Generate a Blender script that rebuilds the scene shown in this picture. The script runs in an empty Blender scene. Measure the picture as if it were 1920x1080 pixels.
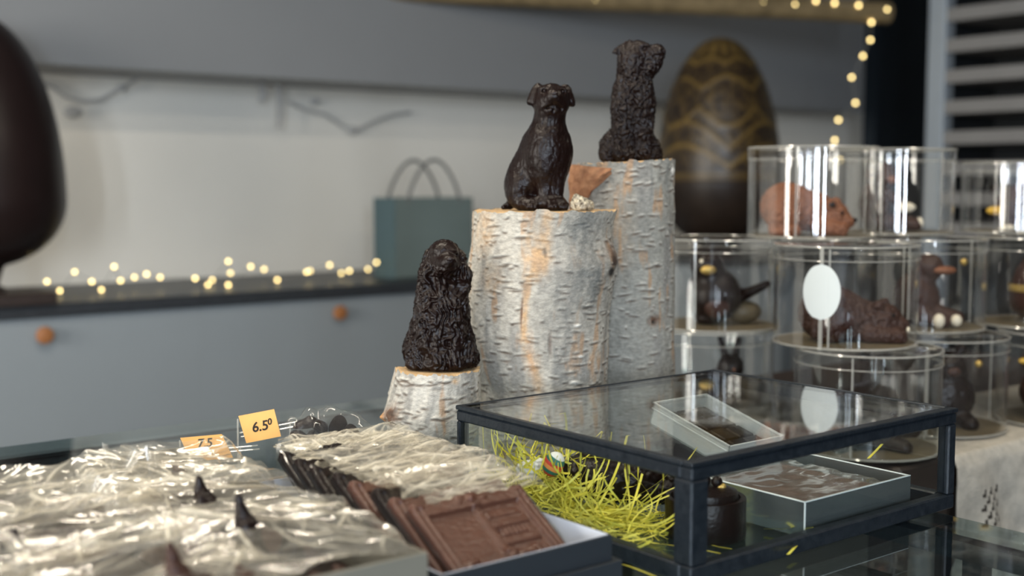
import bpy, math, random
import numpy as np

# ---------------------------------------------------------------- camera, light, exposure
S = bpy.context.scene
col = S.collection
FPX = 2280.0                                   # focal length in pixels of the 1920 px wide frame
PITCH = math.atan(198 / FPX)
YAW = math.radians(38.4)
CAM = np.array([0.0, 0.0, 1.24])
cam_d = bpy.data.cameras.new('camera')
cam_d.sensor_width = 36.0
cam_d.lens = FPX / 1920 * 36
cam_d.clip_start = 0.02
cam_d.dof.use_dof = True
cam_d.dof.focus_distance = 1.30
cam_d.dof.aperture_fstop = 3.3
cam = bpy.data.objects.new('camera', cam_d)
col.objects.link(cam)
cam.location = CAM
cam.rotation_euler = (math.pi / 2 - PITCH, 0, -YAW)
S.camera = cam

S.view_settings.view_transform = 'Standard'
S.view_settings.look = 'None'
S.view_settings.gamma = 1.0
S.view_settings.use_curve_mapping = False
S.view_settings.exposure = -0.12
S.cycles.transparent_max_bounces = 40
S.cycles.max_bounces = 10

W = bpy.data.worlds.new('world')
S.world = W
W.use_nodes = True
bg = W.node_tree.nodes['Background']
bg.inputs[0].default_value = (0.62, 0.78, 1.0, 1)
bg.inputs[1].default_value = 1.2


def area(name, loc, rot, sx, sy, watts, colr, shape='RECTANGLE'):
    d = bpy.data.lights.new(name, 'AREA')
    d.shape = shape
    d.size = sx
    d.size_y = sy
    d.energy = watts
    d.color = colr
    o = bpy.data.objects.new(name, d)
    col.objects.link(o)
    o.location = loc
    o.rotation_euler = rot
    return o


# daylight through the shop windows behind and beside the camera
WINDOWS_FRONT = [(-3.2, 0.20), (-2.4, 0.20), (-1.0, 0.24)]
for i, (wx, ww) in enumerate(WINDOWS_FRONT):
    area('daylight', (wx, -3.12, 1.75), (math.pi / 2, 0, 0), ww, 1.7, 92, (0.76, 0.87, 1.0))
WINDOWS_LEFT = [(0.3, 1.0), (1.7, 1.0)]
for i, (wy, ww) in enumerate(WINDOWS_LEFT):
    area('daylight', (-3.88, wy, 1.75), (0, -math.pi / 2, 0), 1.7, ww, 100, (1.0, 0.95, 0.86))
# warm ceiling tubes
for lx, ly, e in [(0.3, 1.5, 30), (1.6, 0.3, 18), (-0.6, 0.4, 20)]:
    area('ceiling_lamp_light', (lx, ly, 2.66), (0, 0, 0), 1.5, 0.10, e, (1.0, 0.90, 0.74))

# ---------------------------------------------------------------- measuring helpers
_F0 = np.array([math.sin(YAW), math.cos(YAW), 0.0])
_R = np.array([math.cos(YAW), -math.sin(YAW), 0.0])
_F = _F0 * math.cos(PITCH) - np.array([0, 0, math.sin(PITCH)])
_U = np.cross(_R, _F)


def ray(px, py):
    return _F + _R * (px - 960) / FPX + _U * (540 - py) / FPX


def atz(px, py, z):
    d = ray(px, py)
    return CAM + d * (z - CAM[2]) / d[2]


def aty(px, py, y):
    d = ray(px, py)
    return CAM + d * (y - CAM[1]) / d[1]


def atx(px, py, x):
    d = ray(px, py)
    return CAM + d * (x - CAM[0]) / d[0]


def atd(px, py, D):
    return CAM + ray(px, py) * D


# ---------------------------------------------------------------- object helpers
def tag(o, label=None, cat=None, group=None, kind=None):
    if label: o['label'] = label
    if cat: o['category'] = cat
    if group: o['group'] = group
    if kind: o['kind'] = kind
    return o


def empty(name, loc, rz=0.0, label=None, cat=None, group=None):
    o = bpy.data.objects.new(name, None)
    col.objects.link(o)
    o.location = loc
    o.rotation_euler = (0, 0, rz)
    return tag(o, label, cat, group)


def make_mesh(name, V, Fs, smooth=True, colors=None):
    """V (n,3); Fs a list of index arrays (all quads / tris arrays) or lists of lists."""
    m = bpy.data.meshes.new(name)
    V = np.asarray(V, dtype=np.float32)
    idx, starts, tot = [], [], 0
    sizes = []
    for F in Fs:
        F = np.asarray(F, dtype=np.int32)
        if F.size == 0: continue
        if F.ndim == 1: F = F[None, :]
        n, k = F.shape
        idx.append(F.ravel())
        starts.append(tot + np.arange(n, dtype=np.int32) * k)
        sizes.append(np.full(n, k, dtype=np.int32))
        tot += n * k
    idx = np.concatenate(idx); starts = np.concatenate(starts); sizes = np.concatenate(sizes)
    m.vertices.add(len(V)); m.vertices.foreach_set('co', V.ravel())
    m.loops.add(len(idx)); m.loops.foreach_set('vertex_index', idx)
    m.polygons.add(len(starts))
    m.polygons.foreach_set('loop_start', starts)
    try: m.polygons.foreach_set('loop_total', sizes)
    except Exception: pass
    m.update(calc_edges=True)
    m.polygons.foreach_set('use_smooth', np.full(len(starts), smooth, dtype=bool))
    if colors is not None:
        a = m.color_attributes.new('tint', 'FLOAT_COLOR', 'POINT')
        c = np.ones((len(V), 4), dtype=np.float32); c[:, :3] = colors
        a.data.foreach_set('color', c.ravel())
    m.validate()
    return m


def link(name, mesh, mat, parent=None, loc=None, rot=None):
    o = bpy.data.objects.new(name, mesh)
    col.objects.link(o)
    if mat is not None and not mesh.materials:
        mesh.materials.append(mat)
    if parent is not None: o.parent = parent
    if loc is not None: o.location = loc
    if rot is not None: o.rotation_euler = rot
    return o


class MB:
    """collects shapes, then links them as one mesh object"""
    def __init__(s):
        s.v, s.f = [], []
        s.n = 0

    def add(s, V, Fs):
        V = np.asarray(V, float)
        s.v.append(V)
        for F in Fs:
            F = np.asarray(F)
            if F.ndim == 1: F = F[None, :]
            s.f.append(F + s.n)
        s.n += len(V)
        return s

    def box(s, lo, hi, b=0.0, M=None):
        lo = np.array(lo, float); hi = np.array(hi, float)
        if b <= 0:
            V = np.array([[x, y, z] for z in (lo[2], hi[2]) for y in (lo[1], hi[1]) for x in (lo[0], hi[0])])
            F = [[0, 2, 3, 1], [4, 5, 7, 6], [0, 1, 5, 4], [1, 3, 7, 5], [3, 2, 6, 7], [2, 0, 4, 6]]
            Fs = [np.array(F)]
        else:
            b = min(b, *(0.45 * (hi - lo)))
            V = []; idx = {}
            for sx in (0, 1):
                for sy in (0, 1):
                    for sz in (0, 1):
                        c = np.array([(lo, hi)[sx][0], (lo, hi)[sy][1], (lo, hi)[sz][2]])
                        sg = np.array([1 - 2 * sx, 1 - 2 * sy, 1 - 2 * sz])
                        for a in range(3):        # vertex lies on the face of axis a
                            o = b * sg; o = o.copy(); o[a] = 0
                            idx[(sx, sy, sz, a)] = len(V); V.append(c + o)
            V = np.array(V); Q, T = [], []
            for a in range(3):
                p, q = (a + 1) % 3, (a + 2) % 3
                for sd in (0, 1):
                    r = []
                    for (u, w) in ((0, 0), (1, 0), (1, 1), (0, 1)):
                        k = [0, 0, 0]; k[a] = sd; k[p] = u; k[q] = w
                        r.append(idx[(*k, a)])
                    Q.append(r if sd else r[::-1])
            for a in range(3):                    # edges along axis a
                p, q = (a + 1) % 3, (a + 2) % 3
                for u in (0, 1):
                    for w in (0, 1):
                        k0 = [0, 0, 0]; k0[p] = u; k0[q] = w; k1 = list(k0); k1[a] = 1
                        r = [idx[(*k0, p)], idx[(*k1, p)], idx[(*k1, q)], idx[(*k0, q)]]
                        Q.append(r if (u == w) == True else r[::-1])
            for k in [(x, y, z) for x in (0, 1) for y in (0, 1) for z in (0, 1)]:
                t = [idx[(*k, 0)], idx[(*k, 1)], idx[(*k, 2)]]
                T.append(t if sum(k) % 2 == 1 else t[::-1])
            Fs = [np.array(Q), np.array(T)]
        if M is not None: V = V @ np.array(M[0]).T + np.array(M[1])
        return s.add(V, Fs)

    def lathe(s, prof, n=48, c=(0, 0, 0), close=True):
        """prof list of (r,z)"""
        a = np.linspace(0, 2 * math.pi, n, endpoint=False)
        V = np.array([[c[0] + r * math.cos(t), c[1] + r * math.sin(t), c[2] + z] for r, z in prof for t in a])
        Q = []
        for i in range(len(prof) - 1):
            for j in range(n):
                Q.append([i * n + j, i * n + (j + 1) % n, (i + 1) * n + (j + 1) % n, (i + 1) * n + j])
        Fs = [np.array(Q)]
        if close:
            k = len(prof) - 1
            s.add(V, Fs + [np.arange(n)[::-1]] + [np.arange(n) + k * n])
        else:
            s.add(V, Fs)
        return s

    def tube(s, pts, r, n=8, cap=True):
        P = np.array(pts, float); m = len(P)
        rr = np.full(m, r) if np.isscalar(r) else np.array(r, float)
        T = np.gradient(P, axis=0); T /= np.linalg.norm(T, axis=1)[:, None] + 1e-12
        ref = np.array([0, 0, 1.0]) if abs(T[0][2]) < 0.9 else np.array([1.0, 0, 0])
        V = []
        nrm = np.cross(T[0], ref); nrm /= np.linalg.norm(nrm)
        a = np.linspace(0, 2 * math.pi, n, endpoint=False)
        for i in range(m):
            nrm = nrm - T[i] * (nrm @ T[i]); nrm /= np.linalg.norm(nrm) + 1e-12
            b = np.cross(T[i], nrm)
            V.append(P[i] + rr[i] * (np.cos(a)[:, None] * nrm + np.sin(a)[:, None] * b))
        V = np.concatenate(V)
        i, j = np.meshgrid(np.arange(m - 1), np.arange(n), indexing='ij')
        Q = np.stack([i * n + j, i * n + (j + 1) % n, (i + 1) * n + (j + 1) % n, (i + 1) * n + j], -1).reshape(-1, 4)
        Fs = [Q]
        if cap: Fs += [np.arange(n)[::-1], np.arange(n) + (m - 1) * n]
        return s.add(V, Fs)

    def sphere(s, c, r, n=12, m=8):
        r = np.array([r, r, r] if np.isscalar(r) else r, float)
        V = [[0, 0, -1]]
        for i in range(1, m):
            t = math.pi * i / m - math.pi / 2
            for j in range(n):
                a = 2 * math.pi * j / n
                V.append([math.cos(t) * math.cos(a), math.cos(t) * math.sin(a), math.sin(t)])
        V.append([0, 0, 1]); V = np.array(V) * r + np.array(c)
        T, Q = [], []
        for j in range(n):
            T.append([0, 1 + (j + 1) % n, 1 + j])
            T.append([len(V) - 1, 1 + (m - 2) * n + j, 1 + (m - 2) * n + (j + 1) % n])
        for i in range(m - 2):
            for j in range(n):
                Q.append([1 + i * n + j, 1 + i * n + (j + 1) % n, 1 + (i + 1) * n + (j + 1) % n, 1 + (i + 1) * n + j])
        return s.add(V, [np.array(T), np.array(Q)])

    def mesh(s, name, smooth=False):
        m = make_mesh(name, np.concatenate(s.v), s.f, smooth)
        if smooth: m.set_sharp_from_angle(angle=math.radians(38))
        return m

    def build(s, name, mat, parent=None, smooth=False, loc=None, rot=None):
        return link(name, s.mesh(name, smooth), mat, parent, loc, rot)


# ---------------------------------------------------------------- noise and implicit surfaces
def vnoise(P, seed=0):
    P = np.asarray(P, np.float64)
    I = np.floor(P).astype(np.int64); f = P - I
    f = f * f * (3 - 2 * f)

    def h(i, j, k):
        n = (i * 374761393 + j * 668265263 + k * 2147483647 + seed * 1274126177) & 0x7fffffff
        n = ((n ^ (n >> 13)) * 1274126177) & 0x7fffffff
        n = ((n ^ (n >> 15)) * 668265263) & 0x7fffffff
        return ((n ^ (n >> 16)) & 0xffff) / 32767.5 - 1
    x, y, z = I[..., 0], I[..., 1], I[..., 2]
    fx, fy, fz = f[..., 0], f[..., 1], f[..., 2]
    r = 0
    for a in (0, 1):
        for b in (0, 1):
            for c in (0, 1):
                r = r + h(x + a, y + b, z + c) * (fx if a else 1 - fx) * (fy if b else 1 - fy) * (fz if c else 1 - fz)
    return r


def fbm(P, seed=0, o=3):
    r, a, P = 0, 1.0, np.asarray(P, float)
    for i in range(o):
        r = r + a * vnoise(P, seed + i * 17); P = P * 2.03; a *= 0.5
    return r


def surface_net(fn, lo, hi, h):
    lo = np.array(lo, float); hi = np.array(hi, float)
    n = np.ceil((hi - lo) / h).astype(int) + 1
    ax = [lo[i] + h * np.arange(n[i]) for i in range(3)]
    P = np.stack(np.meshgrid(*ax, indexing='ij'), -1).astype(np.float32)
    D = fn(P)
    ins = D < 0
    cs = np.zeros(n - 1, np.int8)
    offs = [(a, b, c) for a in (0, 1) for b in (0, 1) for c in (0, 1)]
    sl = lambda o: tuple(slice(o[i], n[i] - 1 + o[i]) for i in range(3))
    for o in offs: cs += ins[sl(o)]
    cell = np.argwhere((cs > 0) & (cs < 8))
    ids = -np.ones(n - 1, np.int64); ids[tuple(cell.T)] = np.arange(len(cell))
    cv = {o: D[tuple((cell + np.array(o)).T)] for o in offs}
    acc = np.zeros((len(cell), 3)); cnt = np.zeros(len(cell))
    for o in offs:
        for a in range(3):
            if o[a] == 0:
                q = list(o); q[a] = 1; q = tuple(q)
                d0, d1 = cv[o], cv[q]
                m = (d0 < 0) != (d1 < 0)
                t = np.where(m, d0 / np.where(m, d0 - d1, 1), 0)
                p = np.tile(np.array(o, float), (len(cell), 1)); p[:, a] = t
                acc[m] += p[m]; cnt[m] += 1
    V = lo + h * (cell + acc / cnt[:, None])
    Q = []
    for a in range(3):
        p, q = (a + 1) % 3, (a + 2) % 3
        s0 = [slice(None)] * 3; s0[a] = slice(0, n[a] - 1); s1 = [slice(None)] * 3; s1[a] = slice(1, n[a])
        i0, i1 = ins[tuple(s0)], ins[tuple(s1)]
        e = np.argwhere(i0 != i1)
        e = e[(e[:, p] > 0) & (e[:, q] > 0) & (e[:, p] < n[p] - 1) & (e[:, q] < n[q] - 1)]
        g = []
        for (u, w) in ((1, 1), (0, 1), (0, 0), (1, 0)):
            c = e.copy(); c[:, p] -= u; c[:, q] -= w
            g.append(ids[tuple(c.T)])
        g = np.stack(g, -1)
        fl = ~i0[tuple(e.T)]
        g[fl] = g[fl][:, ::-1]
        Q.append(g)
    return V, np.concatenate(Q)


def ell(c, r, ry=0.0):
    """ellipsoid turned by ry about the local y axis (tilt in the picture plane)"""
    c = np.array(c, np.float32); r = np.array([r] * 3 if np.isscalar(r) else r, np.float32)
    s, k = math.sin(ry), math.cos(ry)

    def f(P):
        p = P - c
        if ry:
            p = np.stack([p[..., 0] * k - p[..., 2] * s, p[..., 1], p[..., 0] * s + p[..., 2] * k], -1)
        k0 = np.sqrt(((p / r) ** 2).sum(-1)); k1 = np.sqrt(((p / (r * r)) ** 2).sum(-1)) + 1e-9
        return k0 * (k0 - 1) / k1
    return f


def cap(a, b, ra, rb=None):
    a = np.array(a, np.float32); b = np.array(b, np.float32); rb = ra if rb is None else rb
    ab = b - a; L = float(ab @ ab)

    def f(P):
        p = P - a
        t = np.clip((p @ ab) / L, 0, 1)
        d = p - t[..., None] * ab
        return np.sqrt((d * d).sum(-1)) - (ra + (rb - ra) * t)
    return f


def blend(prims, k):
    """prims: list of f or (f,k) or (f,k,'cut')"""
    def F(P):
        D = None
        for q in prims:
            f, kk, op = (q if isinstance(q, tuple) else (q, k, '+')) if not (isinstance(q, tuple) and len(q) == 2) else (q[0], q[1], '+')
            d = f(P)
            if D is None: D = d; continue
            if op == 'cut':
                h = np.maximum(kk - np.abs(D + d), 0) / kk
                D = np.maximum(D, -d) + h * h * kk * 0.25
            else:
                h = np.maximum(kk - np.abs(D - d), 0) / kk
                D = np.minimum(D, d) - h * h * kk * 0.25
        return D
    return F


def vert_normals(V, Q):
    n = np.zeros_like(V)
    fn = np.cross(V[Q[:, 2]] - V[Q[:, 0]], V[Q[:, 3]] - V[Q[:, 1]])
    for i in range(4): np.add.at(n, Q[:, i], fn)
    return n / (np.linalg.norm(n, axis=1)[:, None] + 1e-12)


def sculpt(name, prims, k, lo, hi, h, fur=None, floor=True):
    F = blend(prims, k)
    G = (lambda P: np.maximum(F(P), -P[..., 2])) if floor else F
    V, Q = surface_net(G, lo, hi, h)
    if fur:
        N = vert_normals(V, Q)
        d = fur(V, N)
        w = np.clip(V[:, 2] / 0.004, 0, 1)
        V = V + N * (d * w)[:, None]
        V[:, 2] = np.maximum(V[:, 2], 0)
    return make_mesh(name, V, [Q], True)


# ---------------------------------------------------------------- materials
def mat(name, base=(0.5, 0.5, 0.5), rough=0.5, metal=0.0, noise=0.0, scale=20.0, bump=0.0, bscale=None, base2=None, spec=0.5, attr=False, trans=0.0, stretch=(1, 1, 1), coat=0.0):
    m = bpy.data.materials.new(name); m.use_nodes = True
    nt = m.node_tree; N = nt.nodes; L = nt.links
    b = N['Principled BSDF']
    b.inputs['Base Color'].default_value = (*base, 1)
    b.inputs['Roughness'].default_value = rough
    b.inputs['Metallic'].default_value = metal
    b.inputs['Specular IOR Level'].default_value = spec
    b.inputs['Coat Weight'].default_value = coat
    tc = N.new('ShaderNodeTexCoord'); mp = N.new('ShaderNodeMapping')
    mp.inputs['Scale'].default_value = stretch
    L.new(tc.outputs['Object'], mp.inputs[0])
    src = None
    if attr:
        a = N.new('ShaderNodeAttribute'); a.attribute_name = 'tint'
        src = a.outputs['Color']
    if noise > 0:
        t = N.new('ShaderNodeTexNoise'); t.inputs['Scale'].default_value = scale
        t.inputs['Detail'].default_value = 6
        L.new(mp.outputs[0], t.inputs['Vector'])
        r = N.new('ShaderNodeMapRange'); r.inputs[1].default_value = 0.3; r.inputs[2].default_value = 0.7
        L.new(t.outputs['Fac'], r.inputs[0])
        mx = N.new('ShaderNodeMix'); mx.data_type = 'RGBA'
        L.new(r.outputs[0], mx.inputs[0])
        b2 = base2 if base2 is not None else tuple(c * (1 - noise) for c in base)
        if src is not None:
            mx.blend_type = 'MULTIPLY'; mx.inputs[0].default_value = 1
            L.new(src, mx.inputs[6])
            mx2 = N.new('ShaderNodeMix'); mx2.data_type = 'RGBA'
            L.new(r.outputs[0], mx2.inputs[0])
            mx2.inputs[6].default_value = (1 - noise, 1 - noise, 1 - noise, 1); mx2.inputs[7].default_value = (1 + noise * .4,) * 3 + (1,)
            nt.links.remove(mx.inputs[0].links[0]); mx.inputs[0].default_value = 1
            L.new(mx2.outputs[2], mx.inputs[7])
        else:
            mx.inputs[6].default_value = (*base, 1); mx.inputs[7].default_value = (*b2, 1)
        src = mx.outputs[2]
    if src is not None: L.new(src, b.inputs['Base Color'])
    if bump > 0:
        t2 = N.new('ShaderNodeTexNoise'); t2.inputs['Scale'].default_value = bscale or scale * 3
        t2.inputs['Detail'].default_value = 5
        L.new(mp.outputs[0], t2.inputs['Vector'])
        bp = N.new('ShaderNodeBump'); bp.inputs['Strength'].default_value = bump; bp.inputs['Distance'].default_value = 0.002
        L.new(t2.outputs['Fac'], bp.inputs['Height']); L.new(bp.outputs[0], b.inputs['Normal'])
    if trans > 0: b.inputs['Transmission Weight'].default_value = trans
    return m


def clear(name, tint=(1, 1, 1), f0=0.04, gloss=0.0, milky=0.0, mcol=(0.9, 0.88, 0.82), power=5.0, fmax=0.96, bump=0.0, bscale=60, creased=0.0):
    """clear sheet: transparent body, reflection that grows towards grazing, optional milky share"""
    m = bpy.data.materials.new(name); m.use_nodes = True
    nt = m.node_tree; N = nt.nodes; L = nt.links
    N.remove(N['Principled BSDF'])
    out = N['Material Output']
    lw = N.new('ShaderNodeLayerWeight'); lw.inputs['Blend'].default_value = 0.5
    pw = N.new('ShaderNodeMath'); pw.operation = 'POWER'; pw.inputs[1].default_value = power
    L.new(lw.outputs['Facing'], pw.inputs[0])
    ma = N.new('ShaderNodeMath'); ma.operation = 'MULTIPLY_ADD'; ma.inputs[1].default_value = fmax - f0; ma.inputs[2].default_value = f0
    L.new(pw.outputs[0], ma.inputs[0])
    tr = N.new('ShaderNodeBsdfTransparent'); tr.inputs[0].default_value = (*tint, 1)
    gl = N.new('ShaderNodeBsdfGlossy'); gl.inputs['Roughness'].default_value = gloss; gl.inputs[0].default_value = (1, 1, 1, 1)
    body = tr.outputs[0]
    if milky > 0:
        df = N.new('ShaderNodeBsdfDiffuse'); df.inputs[0].default_value = (*mcol, 1)
        tl = N.new('ShaderNodeBsdfTranslucent'); tl.inputs[0].default_value = (*mcol, 1)
        a = N.new('ShaderNodeMixShader'); a.inputs[0].default_value = 0.4
        L.new(df.outputs[0], a.inputs[1]); L.new(tl.outputs[0], a.inputs[2])
        b = N.new('ShaderNodeMixShader'); b.inputs[0].default_value = milky
        if creased > 0:                       # layered folds turn whiter; bright ridge streaks are painted in as well
            at = N.new('ShaderNodeAttribute'); at.attribute_name = 'tint'
            mm = N.new('ShaderNodeMath'); mm.operation = 'MULTIPLY_ADD'; mm.inputs[1].default_value = creased; mm.inputs[2].default_value = milky
            L.new(at.outputs['Fac'], mm.inputs[0]); L.new(mm.outputs[0], b.inputs[0])
        L.new(tr.outputs[0], b.inputs[1]); L.new(a.outputs[0], b.inputs[2])
        body = b.outputs[0]
    mx = N.new('ShaderNodeMixShader')
    L.new(ma.outputs[0], mx.inputs[0]); L.new(body, mx.inputs[1]); L.new(gl.outputs[0], mx.inputs[2])
    if bump > 0:
        tc = N.new('ShaderNodeTexCoord'); t = N.new('ShaderNodeTexNoise'); t.inputs['Scale'].default_value = bscale
        L.new(tc.outputs['Object'], t.inputs['Vector'])
        bp = N.new('ShaderNodeBump'); bp.inputs['Strength'].default_value = bump; bp.inputs['Distance'].default_value = 0.002
        L.new(t.outputs['Fac'], bp.inputs['Height']); L.new(bp.outputs[0], gl.inputs['Normal'])
    L.new(mx.outputs[0], out.inputs[0])
    return m


def glow(name, c, strength):
    m = bpy.data.materials.new(name); m.use_nodes = True
    b = m.node_tree.nodes['Principled BSDF']
    b.inputs['Base Color'].default_value = (*c, 1)
    b.inputs['Emission Color'].default_value = (*c, 1)
    b.inputs['Emission Strength'].default_value = strength
    return m


M = dict(
    wall=mat('wall_paint', (0.88, 0.84, 0.755), 0.8, noise=0.05, scale=3, bump=0.05, bscale=300),
    plaster=mat('plaster', (0.30, 0.30, 0.30), 0.9, noise=0.04, scale=4),
    floor=mat('floor_tile', (0.20, 0.19, 0.18), 0.45, noise=0.2, scale=2),
    cab=mat('blue_grey_lacquer', (0.27, 0.30, 0.32), 0.5, noise=0.03, scale=5),
    upper=mat('grey_lacquer', (0.25, 0.255, 0.26), 0.5, noise=0.03, scale=5),
    worktop=mat('slate_worktop', (0.035, 0.039, 0.045), 0.4, noise=0.2, scale=30),
    copper=mat('tan_leather', (0.42, 0.17, 0.06), 0.5, noise=0.3, scale=60),
    darkwood=mat('dark_wood', (0.035, 0.022, 0.018), 0.5, noise=0.4, scale=30, stretch=(1, 8, 8)),
    choc=mat('dark_chocolate', (0.0085, 0.0034, 0.0026), 0.30, noise=0.3, scale=90, bump=0.3, bscale=330, spec=0.22),
    chocm=mat('milk_chocolate', (0.042, 0.016, 0.010), 0.5, spec=0.3, noise=0.25, scale=60, bump=0.25, bscale=350),
    chocr=mat('reddish_milk_chocolate', (0.21, 0.072, 0.028), 0.6, noise=0.3, scale=60, bump=0.2, bscale=300),
    choct=mat('tablet_chocolate', (0.085, 0.031, 0.018), 0.42, noise=0.2, scale=80, bump=0.15, bscale=400),
    egg=mat('egg_chocolate', (0.016, 0.0085, 0.008), 0.36, spec=0.35, noise=0.25, scale=8, bump=0.1, bscale=40),
    gold=mat('gold_dust', (0.62, 0.42, 0.12), 0.4, metal=0.6, noise=0.4, scale=60),
    goldrail=mat('gilded_wood', (0.34, 0.25, 0.13), 0.5, metal=0.2, noise=0.4, scale=20),
    yellow=mat('yellow_chocolate', (0.70, 0.42, 0.05), 0.45, noise=0.2, scale=40),
    cream=mat('white_chocolate', (0.78, 0.70, 0.55), 0.45, noise=0.1, scale=40),
    navy=mat('navy_lacquer', (0.022, 0.034, 0.048), 0.5, noise=0.1, scale=5),
    steel=mat('pale_steel', (0.42, 0.47, 0.52), 0.45, metal=0.3, noise=0.05),
    shelfm=mat('shelf_board', (0.27, 0.26, 0.25), 0.6, noise=0.1, scale=8),
    rackdark=mat('rack_back', (0.02, 0.022, 0.024), 0.7, noise=0.1),
    teal=mat('teal_paper', (0.075, 0.125, 0.14), 0.6, noise=0.08, scale=10),
    teal2=mat('grey_teal_paper', (0.15, 0.19, 0.18), 0.6, noise=0.08, scale=10),
    cord=mat('grey_cord', (0.16, 0.16, 0.155), 0.8, noise=0.1),
    wire=mat('thin_wire', (0.38, 0.37, 0.33), 0.5, noise=0.1),
    ribbon=mat('grey_ribbon', (0.52, 0.51, 0.49), 0.8, noise=0.1),
    bulb=glow('warm_bulb', (1.0, 0.76, 0.32), 6.5),
    iron=mat('black_iron', (0.006, 0.009, 0.013), 0.36, spec=0.25, noise=0.5, scale=120, bump=0.25, bscale=260, base2=(0.014, 0.018, 0.023)),
    glass=clear('window_glass', (0.97, 0.985, 0.98), 0.04),
    darkglass=clear('counter_glass', (0.70, 0.78, 0.78), 0.06),
    plastic=clear('clear_plastic', (0.985, 0.985, 0.98), 0.045),
    plasticrim=clear('clear_plastic_edge', (0.9, 0.9, 0.87), 0.10, gloss=0.1, milky=0.30, mcol=(0.9, 0.88, 0.82)),
    film=clear('cellophane', (0.99, 0.985, 0.97), 0.08, gloss=0.13, milky=0.10, mcol=(0.98, 0.91, 0.75), power=3.0, fmax=0.85, creased=0.9),
    filmc=clear('cellophane_taut', (0.99, 0.985, 0.97), 0.03, gloss=0.08, power=5.0, fmax=0.8),
    bagfilm=clear('thin_bag_film', (0.99, 0.985, 0.97), 0.05, gloss=0.10, milky=0.025, power=4.0, fmax=0.8),
    frosted=clear('frosted_plastic', (0.9, 0.93, 0.92), 0.06, gloss=0.2, milky=0.85, mcol=(0.90, 0.93, 0.92)),
    silver=mat('silver_card', (0.42, 0.47, 0.47), 0.16, metal=0.85, noise=0.1, scale=20),
    silveredge=mat('bright_card_edge', (0.80, 0.84, 0.84), 0.35, noise=0.03),
    gbox=mat('slate_blue_card', (0.0095, 0.0145, 0.0205), 0.6, noise=0.06, scale=40),
    gedge=mat('pale_card_lining', (0.60, 0.64, 0.72), 0.7, noise=0.04, scale=40),
    gpale=mat('pale_grey_card', (0.165, 0.155, 0.125), 0.7, noise=0.06, scale=40),
    tagc=mat('amber_card', (0.80, 0.42, 0.12), 0.7, noise=0.12, scale=60),
    ink=mat('brown_ink', (0.015, 0.010, 0.007), 0.8, noise=0.05),
    straw=mat('lime_paper', (0.74, 0.64, 0.045), 0.55, noise=0.3, scale=40, base2=(0.58, 0.56, 0.10)),
    red=mat('red_icing', (0.60, 0.05, 0.03), 0.5, noise=0.1), green=mat('green_icing', (0.03, 0.17, 0.13), 0.5, noise=0.1),
    orange=mat('orange_icing', (0.80, 0.30, 0.08), 0.5, noise=0.1), white=mat('white_icing', (0.8, 0.79, 0.76), 0.6, noise=0.05, scale=80),
    lace=mat('cream_lace', (0.50, 0.46, 0.39), 0.9, noise=0.25, scale=70, bump=0.9, bscale=260),
    sticker=mat('white_sticker', (0.58, 0.61, 0.59), 0.6, noise=0.02),
    bark=mat('birch_bark', (0.6, 0.57, 0.5), 0.75, noise=0.32, scale=160, bump=0.5, bscale=420, attr=True, stretch=(1, 1, 2.0)),
    wood=mat('cut_wood', (0.62, 0.42, 0.22), 0.8, noise=0.45, scale=70, bump=0.5, bscale=200),
    peel=mat('brown_inner_bark', (0.22, 0.095, 0.045), 0.85, noise=0.45, scale=90, bump=0.8, bscale=260, base2=(0.36, 0.18, 0.09)),
    basket=mat('gold_card_disc', (0.14, 0.11, 0.065), 0.5, noise=0.1),
)

ROT = -YAW                                   # turns a thing's local -y towards the camera
CT = 0.90                                    # top of the display counter
# ---------------------------------------------------------------- the room
def struct(name, mb, m, smooth=False):
    o = mb.build(name, m, None, smooth); o['kind'] = 'structure'; return o


X0, X1, Y0, Y1, ZC = -4.0, 8.2, -3.2, 4.10, 2.72
struct('floor', MB().box((X0, Y0, -0.05), (X1, Y1, 0)), M['floor'])
struct('ceiling', MB().box((X0, Y0, ZC), (X1, Y1, ZC + 0.05)), M['plaster'])
struct('wall_back', MB().box((X0, Y1, 0), (X1, Y1 + 0.1, ZC)), M['wall'])
struct('wall_right', MB().box((X1, Y0, 0), (X1 + 0.1, Y1, ZC)), M['plaster'])


def wall_with_windows(name, along_x, fixed, lo, hi, wins, z0, z1, out):
    mb = MB(); cuts = sorted(wins); p = lo
    def b(a0, a1, c0, c1):
        if along_x: mb.box((a0, min(fixed, fixed + out), c0), (a1, max(fixed, fixed + out), c1))
        else: mb.box((min(fixed, fixed + out), a0, c0), (max(fixed, fixed + out), a1, c1))
    for c, w in cuts:
        b(p, c - w / 2, 0, ZC); b(c - w / 2, c + w / 2, 0, z0); b(c - w / 2, c + w / 2, z1, ZC); p = c + w / 2
    b(p, hi, 0, ZC)
    struct(name, mb, M['plaster'])


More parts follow.
